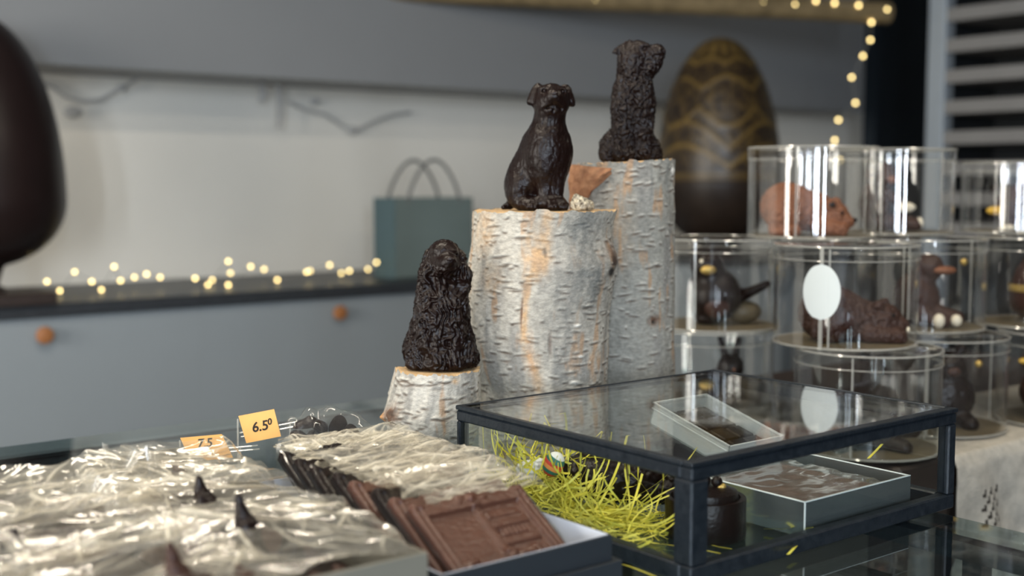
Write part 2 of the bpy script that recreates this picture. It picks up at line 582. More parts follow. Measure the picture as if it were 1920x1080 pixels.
wall_with_windows('wall_front', True, Y0, X0, X1, WINDOWS_FRONT, 0.9, 2.6, -0.1)
wall_with_windows('wall_left', False, X0, Y0, Y1, WINDOWS_LEFT, 0.9, 2.6, -0.1)
wn = 0
for c, w in WINDOWS_FRONT:
    wn += 1
    mb = MB()
    for a in (c - w / 2, c + w / 2 - 0.04): mb.box((a, Y0 - 0.08, 0.9), (a + 0.04, Y0 - 0.03, 2.6))
    for z in (0.9, 1.75, 2.56): mb.box((c - w / 2, Y0 - 0.08, z), (c + w / 2, Y0 - 0.03, z + 0.04))
    o = struct('window_%d' % wn, mb, M['plaster'])
    MB().box((c - w / 2, Y0 - 0.06, 0.9), (c + w / 2, Y0 - 0.055, 2.6)).build('pane', M['glass'], o)
for c, w in WINDOWS_LEFT:
    wn += 1
    mb = MB()
    for a in (c - w / 2, c + w / 2 - 0.04): mb.box((X0 - 0.08, a, 0.9), (X0 - 0.03, a + 0.04, 2.6))
    for z in (0.9, 1.75, 2.56): mb.box((X0 - 0.08, c - w / 2, z), (X0 - 0.03, c + w / 2, z + 0.04))
    o = struct('window_%d' % wn, mb, M['plaster'])
    MB().box((X0 - 0.06, c - w / 2, 0.9), (X0 - 0.055, c + w / 2, 2.6)).build('pane', M['glass'], o)

# dark door at the end of the back wall
o = struct('door_1', MB().box((5.72, 4.03, 0), (6.55, 4.10, 2.72)), M['navy'])
MB().box((5.72, 4.02, 0.02), (5.76, 4.03, 2.7)).build('door_stile', M['navy'], o)

# ---------------------------------------------------------------- back counter with cabinets
wt = MB().box((-0.6, 3.47, 0.866), (5.5, 4.10, 0.90), 0.004).build('worktop', M['worktop'])
tag(wt, 'long dark slate worktop on the blue-grey cabinets along the back wall', 'worktop')
for i, (xa, xb, kx, lab) in enumerate([(-0.35, 0.60, 0.13, 'blue-grey base cabinet under the dark worktop, at its far left end'),
                                  (0.60, 1.553, 1.078, 'blue-grey base cabinet below the large plain dark egg, one round tan knob'),
                                  (1.553, 2.50, 2.03, 'blue-grey base cabinet between the egg cabinet and the birch logs, one round tan knob'),
                                  (2.50, 3.45, 2.98, 'blue-grey base cabinet hidden behind the birch logs and glass case'),
                                  (3.45, 4.40, 3.93, 'blue-grey base cabinet below the gilded egg')]):
    c = empty('base_cabinet', ((xa + xb) / 2, 3.8, 0), 0, lab, 'cabinet', 'base cabinets under the back worktop')
    h = (xb - xa) / 2
    MB().box((-h + .001, -0.27, 0.06), (h - .001, 0.28, 0.866)).build('body', M['cab'], c)
    MB().box((-h + .02, -0.24, 0.0), (h - .02, 0.28, 0.06)).build('plinth', M['worktop'], c)
    d = MB().box((-h + .0002, -0.30, 0.07), (h - .0002, -0.27, 0.858), 0.0004).build('door', M['cab'], c)
    k = MB(); P = [(0.006, 0.0), (0.006, 0.016), (0.022, 0.020), (0.025, 0.028), (0.022, 0.036), (0.010, 0.040)]
    a = np.linspace(0, 2 * math.pi, 24, endpoint=False)
    V = np.array([[kx - (xa + xb) / 2 + r * math.cos(t), -0.30 - z, 0.812 + r * math.sin(t)] for r, z in P for t in a])
    Q = [[i2 * 24 + j, i2 * 24 + (j + 1) % 24, (i2 + 1) * 24 + (j + 1) % 24, (i2 + 1) * 24 + j] for i2 in range(5) for j in range(24)]
    k.add(V, [np.array(Q), np.arange(24) + 120]); k.build('knob', M['copper'], d, True)
uc = empty('wall_cabinet', (2.4, 3.92, 1.594), 0, 'long grey wall cabinet hung above the pale back wall', 'cabinet')
MB().box((-2.9, -0.17, 0.0), (2.80, 0.18, 0.80)).build('cabinet_body', M['upper'], uc)
MB().box((-2.9, -0.19, -0.004), (2.80, -0.17, 0.80), 0.002).build('front_panel', M['upper'], uc)

# big eggs
def egg_profile(H, Rm, n=40, c=0.33):
    """egg with its widest ring at the height c*H, more pointed above it"""
    pr = []
    for i in range(n + 1):
        t = math.pi * i / n
        k = -math.cos(t)
        z = c * H + (c * H if k < 0 else (1 - c) * H) * k
        pr.append((max(Rm * math.sin(t), 0.0006), z))
    return pr


def gold_lace(V, H):
    """gilded lace pattern: scallops, dots and bands on the upper part of an egg"""
    a = np.arctan2(V[:, 1], V[:, 0]); v = V[:, 2] / H
    g = np.zeros(len(V))
    def band(c, w): return np.exp(-((v - c) / w) ** 2)
    g = np.maximum(g, 0.7 * band(0.345, 0.008)); g = np.maximum(g, 0.5 * band(0.325, 0.006))
    for c0, amp, nn, w in ((0.38, 0.10, 4, 0.013), (0.46, 0.13, 4, 0.010), (0.66, -0.09, 6, 0.010), (0.74, 0.06, 6, 0.009), (0.86, 0.03, 8, 0.012)):
        g = np.maximum(g, 0.85 * np.exp(-((v - (c0 + amp * np.abs(np.sin(a * nn / 2)))) / w) ** 2))
    sc = vnoise(np.stack([np.cos(a) * 9, np.sin(a) * 9, v * 26], -1), 4); sc2 = vnoise(np.stack([np.cos(a) * 16, np.sin(a) * 16, v * 50], -1), 9)
    g = np.maximum(g, np.where(v > 0.37, np.clip(1 - np.abs(sc) * 5, 0, 1) * 0.45, 0)); g = np.maximum(g, np.where(v > 0.37, np.clip(1 - np.abs(sc2) * 6, 0, 1) * 0.35, 0))
    g = np.maximum(g, np.clip((v - 0.88) / 0.05, 0, 1) * 0.75 * (0.6 + 0.4 * np.cos(a * 16)))
    return np.clip(g, 0, 1) * (v > 0.31)


def big_egg(name, loc, H, Rm, label, gilded):
    e = empty(name, loc, ROT, label, 'egg')
    n = 240 if gilded else 96
    mb = MB().lathe(egg_profile(H, Rm, 160 if gilded else 60, 0.34 if gilded else 0.27), n, close=True)
    V = np.concatenate(mb.v)
    if gilded:
        g = gold_lace(V, H)[:, None]
        rr = np.linalg.norm(V[:, :2], axis=1)[:, None] + 1e-6
        V[:, :2] *= 1 + g * 0.004 / np.maximum(rr, 0.05)
        colr = np.array([0.020, 0.012, 0.008]) * (1 - g) + np.array([0.20, 0.125, 0.03]) * g
        seam = np.exp(-((V[:, 2] / H - 0.0) / 0.2) ** 2)[:, None]
        me = make_mesh('egg_shell', V, mb.f, True, colr)
        mm = mat('gilded_egg_chocolate', (0.03, 0.015, 0.012), 0.38, attr=True, noise=0.3, scale=25, bump=0.1, bscale=60)
        link('egg_shell', me, mm, e)
    else:
        link('egg_shell', make_mesh('egg_shell', V, mb.f, True), M['egg'], e)
    return e


pl = aty(-28, 540, 3.565)
EX, EY = pl[0], 3.565
kE = float((pl - CAM) @ _F) / FPX              # metres per pixel at the plain egg
pb = MB().box((EX - 0.16, EY - 0.12, 0.90), (EX + 0.16, EY + 0.12, 0.934), 0.004)
tag(pb.build('egg_plinth', M['darkwood']), 'dark wooden plinth on the worktop under the plain chocolate egg', 'plinth')
zc_ = aty(-28, 502, 3.565)[2]
st = MB().lathe([(0.06, 0), (0.055, 0.01), (0.035, 0.02), (0.05, zc_ - 0.936), (0.055, zc_ - 0.930)], 40, (EX, EY, 0.934))
tag(st.build('egg_cup', M['darkwood'], smooth=True), 'low dark cup holding the plain chocolate egg on its plinth', 'stand')
big_egg('chocolate_egg', (EX, EY, zc_), 470 * kE, 150 * kE, 'large smooth plain dark chocolate egg standing on a dark wooden plinth', False)
GY = 3.0
ge = aty(1344, 462, GY); kG = float((ge - CAM) @ _F) / FPX
dp = empty('display_plinth', (ge[0], GY, 0), 0, 'tall grey plinth carrying the gilded egg in front of the back worktop', 'plinth')
MB().box((-0.17, -0.17, 0.05), (0.17, 0.17, ge[2] - 0.06), 0.004).build('column', M['cab'], dp)
MB().box((-0.15, -0.15, 0), (0.15, 0.15, 0.05)).build('foot', M['worktop'], dp)
MB().box((-0.18, -0.18, ge[2] - 0.06), (0.18, 0.18, ge[2] - 0.04), 0.003).build('top_board', M['worktop'], dp)
MBp = MB().lathe([(0.11, 0), (0.10, 0.015), (0.08, 0.025), (0.09, 0.04), (0.10, 0.048)], 40, (ge[0], GY, ge[2] - 0.04))
tag(MBp.build('egg_stand', M['darkwood'], smooth=True), 'dark round stand under the gilded egg on the tall plinth', 'stand')
big_egg('gilded_egg', (ge[0], GY, ge[2]), 386 * kG, 113 * kG, 'large dark chocolate egg with gold lace pattern behind the clear cylinders', True)

# gift bag on the back counter
b0 = aty(742, 520, 3.62)
BX = b0[0]
bagw, bagh, bagd = 0.34, 0.285, 0.14
gb = empty('gift_bag', (BX, 3.62, 0.90), 0, 'teal paper gift bag with cord handles standing on the back worktop', 'bag')
mb = MB(); t = 0.002
mb.box((0, 0, 0), (bagw, t, bagh)); mb.box((0, bagd - t, 0), (bagw, bagd, bagh)); mb.box((bagw - t, 0, 0), (bagw, bagd, bagh)); mb.box((0, 0, 0), (bagw, bagd, t))
mb.build('front_panel', M['teal2'], gb)
MB().box((-t, 0, 0), (0, bagd, bagh)).build('side_panel', M['teal'], gb)
for yy in (0.004, bagd - 0.004):
    pts = []
    for i in range(25):
        s = i / 24; pts.append((bagw * (0.16 + 0.68 * s), yy, bagh - 0.02 + 0.155 * math.sin(math.pi * s) ** 0.7))
    MB().tube(pts, 0.0065, 8).build('handle', M['cord'], gb, True)

# fairy lights
def fairy(name, pts, label, bulb_r=0.0055, wire=True, sag=0.0):
    o = empty(name, tuple(pts[0]), 0, label, 'fairy lights')
    P = np.array(pts) - np.array(pts[0])
    m = MB(); rnd = random.Random(len(pts)); W_ = []
    for i in range(len(P) - 1):
        for s in np.linspace(0, 1, 7)[:-1]:
            p = P[i] * (1 - s) + P[i + 1] * s; q = p.copy(); q[2] -= sag * math.sin(math.pi * s); W_.append(q)
    W_.append(P[-1])
    m.tube(W_, 0.0012, 5); m.build('wire', M['wire'], o, True)
    base = MB().sphere((0, 0, 0), bulb_r, 10, 6).mesh('bulb', True); base.materials.append(M['bulb'])
    for p in P: link('bulb', base, None, o, tuple(p))
    return o


cpts = [(88, 528), (112, 545), (140, 510), (172, 528), (190, 543), (214, 500), (226, 526), (252, 520), (275, 514), (300, 520), (366, 522), (390, 545), (398, 525), (428, 490),
        (432, 512), (428, 535), (470, 500), (495, 505), (520, 525), (582, 508), (575, 510), (618, 497), (640, 512), (655, 508), (690, 505), (706, 492), (720, 520)]
fp = []
for i, (x, y) in enumerate(cpts):
    p = aty(x, y, 3.66 + 0.10 * ((i * 7) % 5) / 4)
    p[2] = max(p[2], 0.908); fp.append(p)
fairy('fairy_lights', fp, 'string of warm fairy lights lying along the back worktop')
# gilded rail near the ceiling
ra, rb_ = atd(700, -24, 4.34), atd(1664, 26, 5.0)
rb_[2] = ra[2]
rail = MB().tube([ra, ra * 0.5 + rb_ * 0.5, rb_], 0.040, 12)
ro = empty('gilded_rail', tuple(ra), 0, 'gilded wooden rail with fairy lights hung below the ceiling', 'rail')
MB().tube([np.zeros(3), (rb_ - ra) * 0.5, rb_ - ra], 0.045, 14).build('pole', M['goldrail'], ro, True)
for s in (0.06, 0.94):
    p = (rb_ - ra) * s; MB().tube([p, p + np.array([0, 0, ZC - ra[2]])], 0.004, 6).build('hanging_rod', M['wire'], ro, True)
tp = [atd(x, y, 4.34 + 0.66 * (x - 700) / 964 - 0.06) for x, y in ((900, -12), (1000, -10), (1115, 0), (1215, -4), (1330, 3), (1430, 5), (1490, 9), (1530, 2), (1565, 6), (1610, 10))]
vp = [atd(x, y, 4.95) for x, y in ((1663, 18), (1634, 42), (1632, 75), (1618, 105), (1597, 145), (1604, 193), (1572, 225), (1565, 263), (1575, 300))]
fairy('fairy_lights', tp, 'string of warm fairy lights wound along the gilded rail', 0.007)
fairy('fairy_lights', vp, 'string of warm fairy lights hanging down from the gilded rail end', 0.007)
# thin garlands pinned to the pale wall, ribbons under the cabinet
def garland(pts, r, label, tags=()):
    P = [aty(x, y, 4.07) for x, y in pts]
    o = empty('wire_garland', tuple(P[0]), 0, label, 'garland')
    MB().tube([p - P[0] for p in P], r, 6).build('wire', M['ribbon'], o, True)
    for x, y, rr in tags:
        q = aty(x, y, 4.06) - P[0]
        MB().sphere(q, (rr * 1.6, 0.006, rr), 10, 6).build('leaf', M['ribbon'], o, True)


garland([(60, 150), (100, 165), (125, 182), (155, 192), (190, 186), (215, 172), (240, 158), (270, 140)], 0.006, 'thin grey garland on the pale wall beside the plain egg', [(228, 165, 0.012), (137, 210, 0.02)])
garland([(540, 190), (570, 205), (610, 215), (640, 235), (665, 246), (700, 228), (735, 215), (770, 210)], 0.006, 'thin grey garland on the pale wall above the gift bag', [(660, 244, 0.016), (590, 190, 0.014)])
for (x, y0, y1, w, lab) in ((488, 118, 190, 0.032, 'short grey ribbon hanging from the wall cabinet on the pale wall'), (520, 130, 240, 0.022, 'long grey ribbon hanging from the wall cabinet on the pale wall')):
    a_, b_ = aty(x, y0, 4.0), aty(x, y1, 4.0)
    V, n = [], 10
    for i in range(n + 1):
        s = i / n; z = max(a_[2], 1.594) * (1 - s) + b_[2] * s if False else 1.592 * (1 - s) + b_[2] * s
        ww = w * (1 - 0.4 * s) * 0.5; dx = 0.01 * math.sin(3 * s)
        for yy in (0, 0.003): V += [[a_[0] + dx - ww, 4.0 + yy, z], [a_[0] + dx + ww, 4.0 + yy, z]]
    V = np.array(V); Q = []
    for i in range(n):
        k = i * 4; Q += [[k, k + 1, k + 5, k + 4], [k + 3, k + 2, k + 6, k + 7], [k + 2, k, k + 4, k + 6], [k + 1, k + 3, k + 7, k + 5]]
    m_ = MB().add(V, [np.array(Q), np.array([0, 2, 3, 1]), np.array([n * 4, n * 4 + 1, n * 4 + 3, n * 4 + 2])])
    tag(m_.build('hanging_ribbon', M['ribbon']), lab, 'ribbon')

# tall shelf rack along the far side
rk = empty('shelf_rack', (4.62, 2.75, 0), 0, 'tall dark rack of pale shelves beside the navy door', 'rack')
pa = atd(1765, 200, 5.05)
RX, RY = pa[0], pa[1]
rk.location = (RX, RY, 0)
MB().box((-0.035, -0.03, 0), (0.035, 0.05, 2.6), 0.004).build('post', M['steel'], rk)
MB().box((-0.035, -1.65, 0), (0.035, -1.57, 2.6), 0.004).build('post', M['steel'], rk)
MB().box((0.46, -1.65, 0), (0.48, 0.05, 2.6)).build('back_panel', M['rackdark'], rk)
MB().box((0.04, 0.03, 0), (0.46, 0.05, 2.6)).build('side_panel', M['rackdark'], rk)
for i in range(9):
    z = 1.02 + i * 0.125
    MB().box((-0.03, -1.57, z), (0.46, -0.03, z + 0.055), 0.003).build('shelf', M['shelfm'], rk)

# ---------------------------------------------------------------- display counter
CX1 = 1.112
dc = empty('display_counter', (0.2, 0.8, 0), 0, 'glass-topped display counter carrying the boxes, logs and glass case', 'counter')
def L_(p): return (p[0] - 0.2, p[1] - 0.8, p[2])
MB().box(L_((-0.9, 0.12, 0.888)), L_((CX1, 1.62, 0.90)), 0.0015).build('glass_top', M['darkglass'], dc)
MB().box(L_((-0.88, 0.14, 0)), L_((CX1 - 0.02, 1.6, 0.62)), 0.004).build('cabinet', M['worktop'], dc)
MB().box(L_((-0.88, 0.14, 0.62)), L_((CX1 - 0.02, 1.6, 0.632))).build('inner_shelf', M['steel'], dc)
for (a, b) in ((-0.88, 0.14), (CX1 - 0.04, 0.14), (-0.88, 1.58), (CX1 - 0.04, 1.58), (CX1 - 0.04, 0.62)):
    MB().box(L_((a, b, 0.632)), L_((a + 0.02, b + 0.02, 0.888))).build('post', M['iron'], dc)
for q in (((-0.88, 0.14, 0.87), (CX1 - .02, 0.16, 0.888)), ((-0.88, 1.58, 0.87), (CX1 - .02, 1.60, 0.888)), ((CX1 - .04, 0.16, 0.87), (CX1 - .02, 1.58, 0.888)), ((-0.88, 0.16, 0.87), (-0.86, 1.58, 0.888))):
    MB().box(L_(q[0]), L_(q[1])).build('rail', M['iron'], dc)

# ---------------------------------------------------------------- birch logs
def birch(name, D, prof, ztop_px, label, seed, nseg, res, tilt=0.0, base=CT, tone=(0.62, 0.585, 0.52), features=None, lent=260):
    """prof: (py, left px, right px) outline of the log measured at distance D"""
    prof = sorted(prof)
    zs = np.array([atd(960, p[0], D)[2] for p in prof])[::-1]
    cx = np.array([(p[1] + p[2]) / 2 for p in prof])[::-1]; rr = np.array([(p[2] - p[1]) / 2 for p in prof])[::-1] * D / FPX
    pc = atd(cx[-1], 500, D)
    c0 = np.array([pc[0], pc[1], 0])
    off = (cx - cx[-1]) * D / FPX
    ztop = atd(960, ztop_px, D)[2]
    H = ztop - base
    nz = int(H / res)
    z = np.linspace(0, H, nz + 1)
    a = np.linspace(0, 2 * math.pi, nseg, endpoint=False)
    A, Z = np.meshgrid(a, z)
    def smooth_profile(w):
        g_ = np.interp(base + np.linspace(-0.03, H + 0.03, 400), zs, w)
        ker = np.hanning(31); ker /= ker.sum()
        g_ = np.convolve(np.pad(g_, 15, 'edge'), ker, 'valid')
        return np.interp(Z, np.linspace(-0.03, H + 0.03, 400), g_)
    rad, ofs = smooth_profile(rr), smooth_profile(off)
    rng = np.random.RandomState(seed)
    # angle a: -pi/2 faces the camera (local -y), 0 is picture right
    cosA, sinA = np.cos(A), np.sin(A)
    Pn = np.stack([cosA * 3, sinA * 3, Z * 14], -1)
    rad = rad * (1 + 0.012 * fbm(Pn, seed, 2))
    h = 0.00032 * fbm(np.stack([cosA * 14, sinA * 14, Z * 150], -1), seed + 5, 3) + 0.0009 * fbm(np.stack([cosA * 5, sinA * 5, Z * 30], -1), seed + 6, 2)
    T = np.array(tone)
    n1 = fbm(np.stack([cosA * 4, sinA * 4, Z * 28], -1), seed + 9, 4)
    n2 = fbm(np.stack([cosA * 12, sinA * 12, Z * 200], -1), seed + 13, 3)
    C = T * (1 + 0.10 * n1 + 0.10 * n2)[..., None]
    def mixc(C, m, colr): return C * (1 - m[..., None]) + np.array(colr) * m[..., None]
    # grey and tan weathering
    m = np.clip((fbm(np.stack([cosA * 3.1, sinA * 3.1, Z * 9], -1), seed + 21, 4) - 0.12) * 1.7, 0, 0.8)
    C = mixc(C, m, (0.25, 0.24, 0.22))
    m = np.clip((fbm(np.stack([cosA * 5, sinA * 5, Z * 16], -1), seed + 33, 4) - 0.45) * 2.0, 0, 0.7)
    C = mixc(C, m, (0.42, 0.25, 0.13))
    R0 = float(rad.mean())
    # lenticels: short horizontal raised dashes
    for i in range(lent):
        ac = rng.uniform(-math.pi, 0.25) if i % 4 else rng.uniform(0, 2 * math.pi)
        zc = rng.uniform(0.004, H - 0.006)
        la = rng.uniform(0.003, 0.017) * rng.uniform(0.5, 1) / R0; lz = rng.uniform(0.0009, 0.0017)
        j0 = max(int((zc - 0.006) / H * nz), 0); j1 = min(int((zc + 0.006) / H * nz) + 1, nz + 1)
        da = (A[j0:j1] - ac + math.pi) % (2 * math.pi) - math.pi
        dz = Z[j0:j1] - zc - 0.0012 * np.sin(da * 9 + i)
        ex = np.clip(1 - (da / la) ** 2, 0, 1)
        g = ex * np.exp(-(dz / lz) ** 2); u = ex * np.exp(-((dz - 0.0026) / (lz * 1.0)) ** 2)
        h[j0:j1] += 0.0005 * u - 0.0006 * g
        C[j0:j1] = mixc(C[j0:j1], 0.95 * g, (0.09, 0.06, 0.04)); C[j0:j1] = mixc(C[j0:j1], 0.7 * u, (0.60, 0.57, 0.50))
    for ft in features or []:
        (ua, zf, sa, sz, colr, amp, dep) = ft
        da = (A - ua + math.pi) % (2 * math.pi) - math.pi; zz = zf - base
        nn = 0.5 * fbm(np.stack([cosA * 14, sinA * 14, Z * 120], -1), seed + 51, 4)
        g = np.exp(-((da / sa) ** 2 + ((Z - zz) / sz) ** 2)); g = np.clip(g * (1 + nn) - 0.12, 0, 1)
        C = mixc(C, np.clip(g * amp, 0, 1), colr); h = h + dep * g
    # ragged rim
    rag = 0.0025 * fbm(np.stack([cosA * 9, sinA * 9, 0 * Z], -1), seed + 71, 3)
    Zr = Z + np.where(Z > H * 0.93, (Z / H - 0.93) / 0.07 * rag, 0)
    rt = rad + h
    px_, py_ = cosA * rt + ofs, sinA * rt
    Zr = Zr + np.where(Z > 0, tilt * px_ * (Z / H) ** 3, 0)
    V = np.stack([px_, py_, Zr], -1).reshape(-1, 3)
    i, j = np.meshgrid(np.arange(nz), np.arange(nseg), indexing='ij')
    Q = np.stack([i * nseg + j, i * nseg + (j + 1) % nseg, (i + 1) * nseg + (j + 1) % nseg, (i + 1) * nseg + j], -1).reshape(-1, 4)
    lg = empty(name, (c0[0], c0[1], base), ROT, label, 'log', 'birch log stands')
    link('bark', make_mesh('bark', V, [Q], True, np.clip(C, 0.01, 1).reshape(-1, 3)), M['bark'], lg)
    # cut face with growth rings, a little below the ragged rim
    rim = V[nz * nseg:]
    rings = 14; cen = rim.mean(0); VV = []; 
    for k in range(rings + 1):
        f = 1 - k / rings
        p = cen + (rim - cen) * (f * 0.994); p = p.copy(); p[:, 2] = cen[2] + (rim[:, 0] - cen[0]) * f * tilt + (0.0006 if k % 2 else 0.0) - 0.0008 + (rim[:, 2] - cen[2] - (rim[:, 0] - cen[0]) * tilt) * f ** 8
        VV.append(p[::2])
    VV = np.concatenate(VV); ns = len(rim[::2])
    i, j = np.meshgrid(np.arange(rings), np.arange(ns), indexing='ij')
    Q2 = np.stack([i * ns + j, i * ns + (j + 1) % ns, (i + 1) * ns + (j + 1) % ns, (i + 1) * ns + j], -1).reshape(-1, 4)
    link('cut_face', make_mesh('cut_face', VV, [Q2], True), M['wood'], lg)
    MB().lathe([(float(rt[0].min()) * 0.97, 0.0), (float(rt[0].min()) * 0.97, 0.004)], 48, (float(ofs[0].mean()), 0, 0)).build('foot_face', M['wood'], lg)
    return lg, c0, ztop


HP = math.pi / 2
D_S, D_M, D_T = 1.42, 1.52, 1.64
def zpx(py, D): return float(atd(960, py, D)[2])
BLK, TAN, BRN, GRY, PAL, ORA = (0.02, 0.016, 0.013), (0.52, 0.33, 0.17), (0.16, 0.085, 0.05), (0.20, 0.20, 0.185), (0.80, 0.77, 0.70), (0.56, 0.28, 0.10)
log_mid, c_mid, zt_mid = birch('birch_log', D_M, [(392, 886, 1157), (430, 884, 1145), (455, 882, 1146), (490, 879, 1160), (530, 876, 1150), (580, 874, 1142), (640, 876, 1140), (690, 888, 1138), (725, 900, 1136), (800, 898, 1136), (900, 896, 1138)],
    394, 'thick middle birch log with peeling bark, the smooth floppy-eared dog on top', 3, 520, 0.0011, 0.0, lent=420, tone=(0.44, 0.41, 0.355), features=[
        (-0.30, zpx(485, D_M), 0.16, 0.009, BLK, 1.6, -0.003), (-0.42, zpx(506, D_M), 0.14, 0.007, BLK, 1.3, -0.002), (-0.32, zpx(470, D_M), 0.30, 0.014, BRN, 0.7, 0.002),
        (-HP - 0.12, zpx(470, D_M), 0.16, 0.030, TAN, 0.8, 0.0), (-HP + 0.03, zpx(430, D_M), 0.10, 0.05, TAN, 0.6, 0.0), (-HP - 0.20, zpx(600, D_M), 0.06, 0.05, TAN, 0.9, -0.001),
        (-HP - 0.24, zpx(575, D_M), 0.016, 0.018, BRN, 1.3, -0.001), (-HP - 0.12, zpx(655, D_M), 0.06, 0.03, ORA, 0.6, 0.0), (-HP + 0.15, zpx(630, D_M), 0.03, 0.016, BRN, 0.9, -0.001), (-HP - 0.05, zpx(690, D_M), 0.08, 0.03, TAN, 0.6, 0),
        (-HP + 0.02, zpx(465, D_M), 0.03, 0.005, BLK, 0.9, -0.002), (-HP + 0.70, zpx(520, D_M), 0.30, 0.030, GRY, 1.1, 0.0), (-HP + 0.55, zpx(435, D_M), 0.34, 0.05, GRY, 0.95, 0.0), (-HP + 0.30, zpx(620, D_M), 0.3, 0.09, GRY, 0.6, 0.0),  # broad greys paint in the shade on the log's right side
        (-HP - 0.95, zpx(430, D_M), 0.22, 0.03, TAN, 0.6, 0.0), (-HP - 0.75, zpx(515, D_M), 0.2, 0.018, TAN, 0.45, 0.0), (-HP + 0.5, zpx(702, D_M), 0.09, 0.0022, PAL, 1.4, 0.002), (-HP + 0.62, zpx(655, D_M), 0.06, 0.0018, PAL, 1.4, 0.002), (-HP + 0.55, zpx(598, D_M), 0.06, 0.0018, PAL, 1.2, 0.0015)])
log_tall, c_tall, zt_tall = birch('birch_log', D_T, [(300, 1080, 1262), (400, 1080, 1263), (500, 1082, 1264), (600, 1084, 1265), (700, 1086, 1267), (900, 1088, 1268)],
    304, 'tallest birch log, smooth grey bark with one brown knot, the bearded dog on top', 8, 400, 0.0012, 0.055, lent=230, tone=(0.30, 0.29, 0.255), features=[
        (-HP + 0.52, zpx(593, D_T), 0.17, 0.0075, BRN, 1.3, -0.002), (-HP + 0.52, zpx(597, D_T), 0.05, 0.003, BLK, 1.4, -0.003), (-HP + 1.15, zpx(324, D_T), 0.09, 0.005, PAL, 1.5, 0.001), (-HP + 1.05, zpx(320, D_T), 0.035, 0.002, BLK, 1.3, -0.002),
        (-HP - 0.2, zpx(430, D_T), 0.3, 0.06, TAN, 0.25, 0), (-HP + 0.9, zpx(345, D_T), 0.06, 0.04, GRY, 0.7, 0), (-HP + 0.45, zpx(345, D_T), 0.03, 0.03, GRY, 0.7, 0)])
log_small, c_small, zt_small = birch('birch_log', D_S, [(693, 740, 899), (720, 732, 900), (755, 724, 902), (778, 716, 902), (800, 722, 900), (830, 732, 890), (860, 742, 876), (895, 756, 866)],
    694, 'shortest birch log, pale bark, the long-eared dog on top', 14, 360, 0.0011, 0.0, lent=150, tone=(0.47, 0.445, 0.395), features=[
        (-HP - 0.95, zpx(772, D_S), 0.26, 0.013, BRN, 1.5, 0.005), (-HP - 1.2, zpx(780, D_S), 0.10, 0.005, ORA, 1.2, 0.003), (-HP - 0.85, zpx(768, D_S), 0.12, 0.006, BLK, 0.7, -0.002), (-HP + 0.1, zpx(718, D_S), 0.14, 0.003, BLK, 0.9, -0.001), (-HP + 0.5, zpx(705, D_S), 0.1, 0.004, TAN, 0.8, 0)])

# peeled flap of brown inner bark on the shoulder of the tall log
V, nn = [], 26
for i in range(nn + 1):
    for j in range(nn + 1):
        s, t = i / nn, j / nn
        ax = -math.pi + 0.18 + s * 1.05
        z0 = 0.012 - 0.075 * t * (1 - 0.9 * s) - 0.006 * s
        r = 0.0735 + 0.004 * math.sin(math.pi * t) + 0.0015 * math.sin(17 * s + 9 * t)
        V.append([math.cos(ax) * r, math.sin(ax) * r, zt_tall - CT - 0.011 + z0 - 0.004])
V = np.array(V)
V[:, :2] *= (1 + 0.02 * fbm(V * 120, 4, 2))[:, None]
W2 = V.copy(); W2[:, :2] *= 0.955
i, j = np.meshgrid(np.arange(nn), np.arange(nn), indexing='ij'); k = nn + 1
Q = np.stack([i * k + j, (i + 1) * k + j, (i + 1) * k + j + 1, i * k + j + 1], -1).reshape(-1, 4)
fo = link('peeled_bark', make_mesh('peeled_bark', np.concatenate([V, W2]), [Q, Q[:, ::-1] + len(V)], True), M['peel'], log_tall)
fo['label'] = 'brown peeled inner bark flap'

# ---------------------------------------------------------------- chocolate dogs
def place_dog(name, mesh, px, D, ztop, sc, label, eyes, nose, fix=0.0):
    p = atd(px, 400, D)
    e = empty(name, (p[0], p[1], ztop), ROT, label, 'chocolate dog', 'chocolate dogs on the birch logs')
    link('body', mesh, M['choc'], e)
    em = MB().sphere((0, 0, 0), eyes[1], 10, 7).mesh('eye', True); em.materials.append(M['egg'])
    for q in eyes[0]: link('eye', em, None, e, tuple(q))
    MB().sphere((0, 0, 0), nose[1], 12, 8).build('nose', M['egg'], e, True, tuple(nose[0]))
    return e


def pxpt(o, sc, D, base):
    k = D / FPX / sc
    return lambda cx, cy, y=0.0: (((cx - o) * k), y * k, (base - cy) * k)


def rad_(D, sc): 
    k = D / FPX / sc
    return lambda *r: tuple(v * k for v in r) if len(r) > 1 else r[0] * k


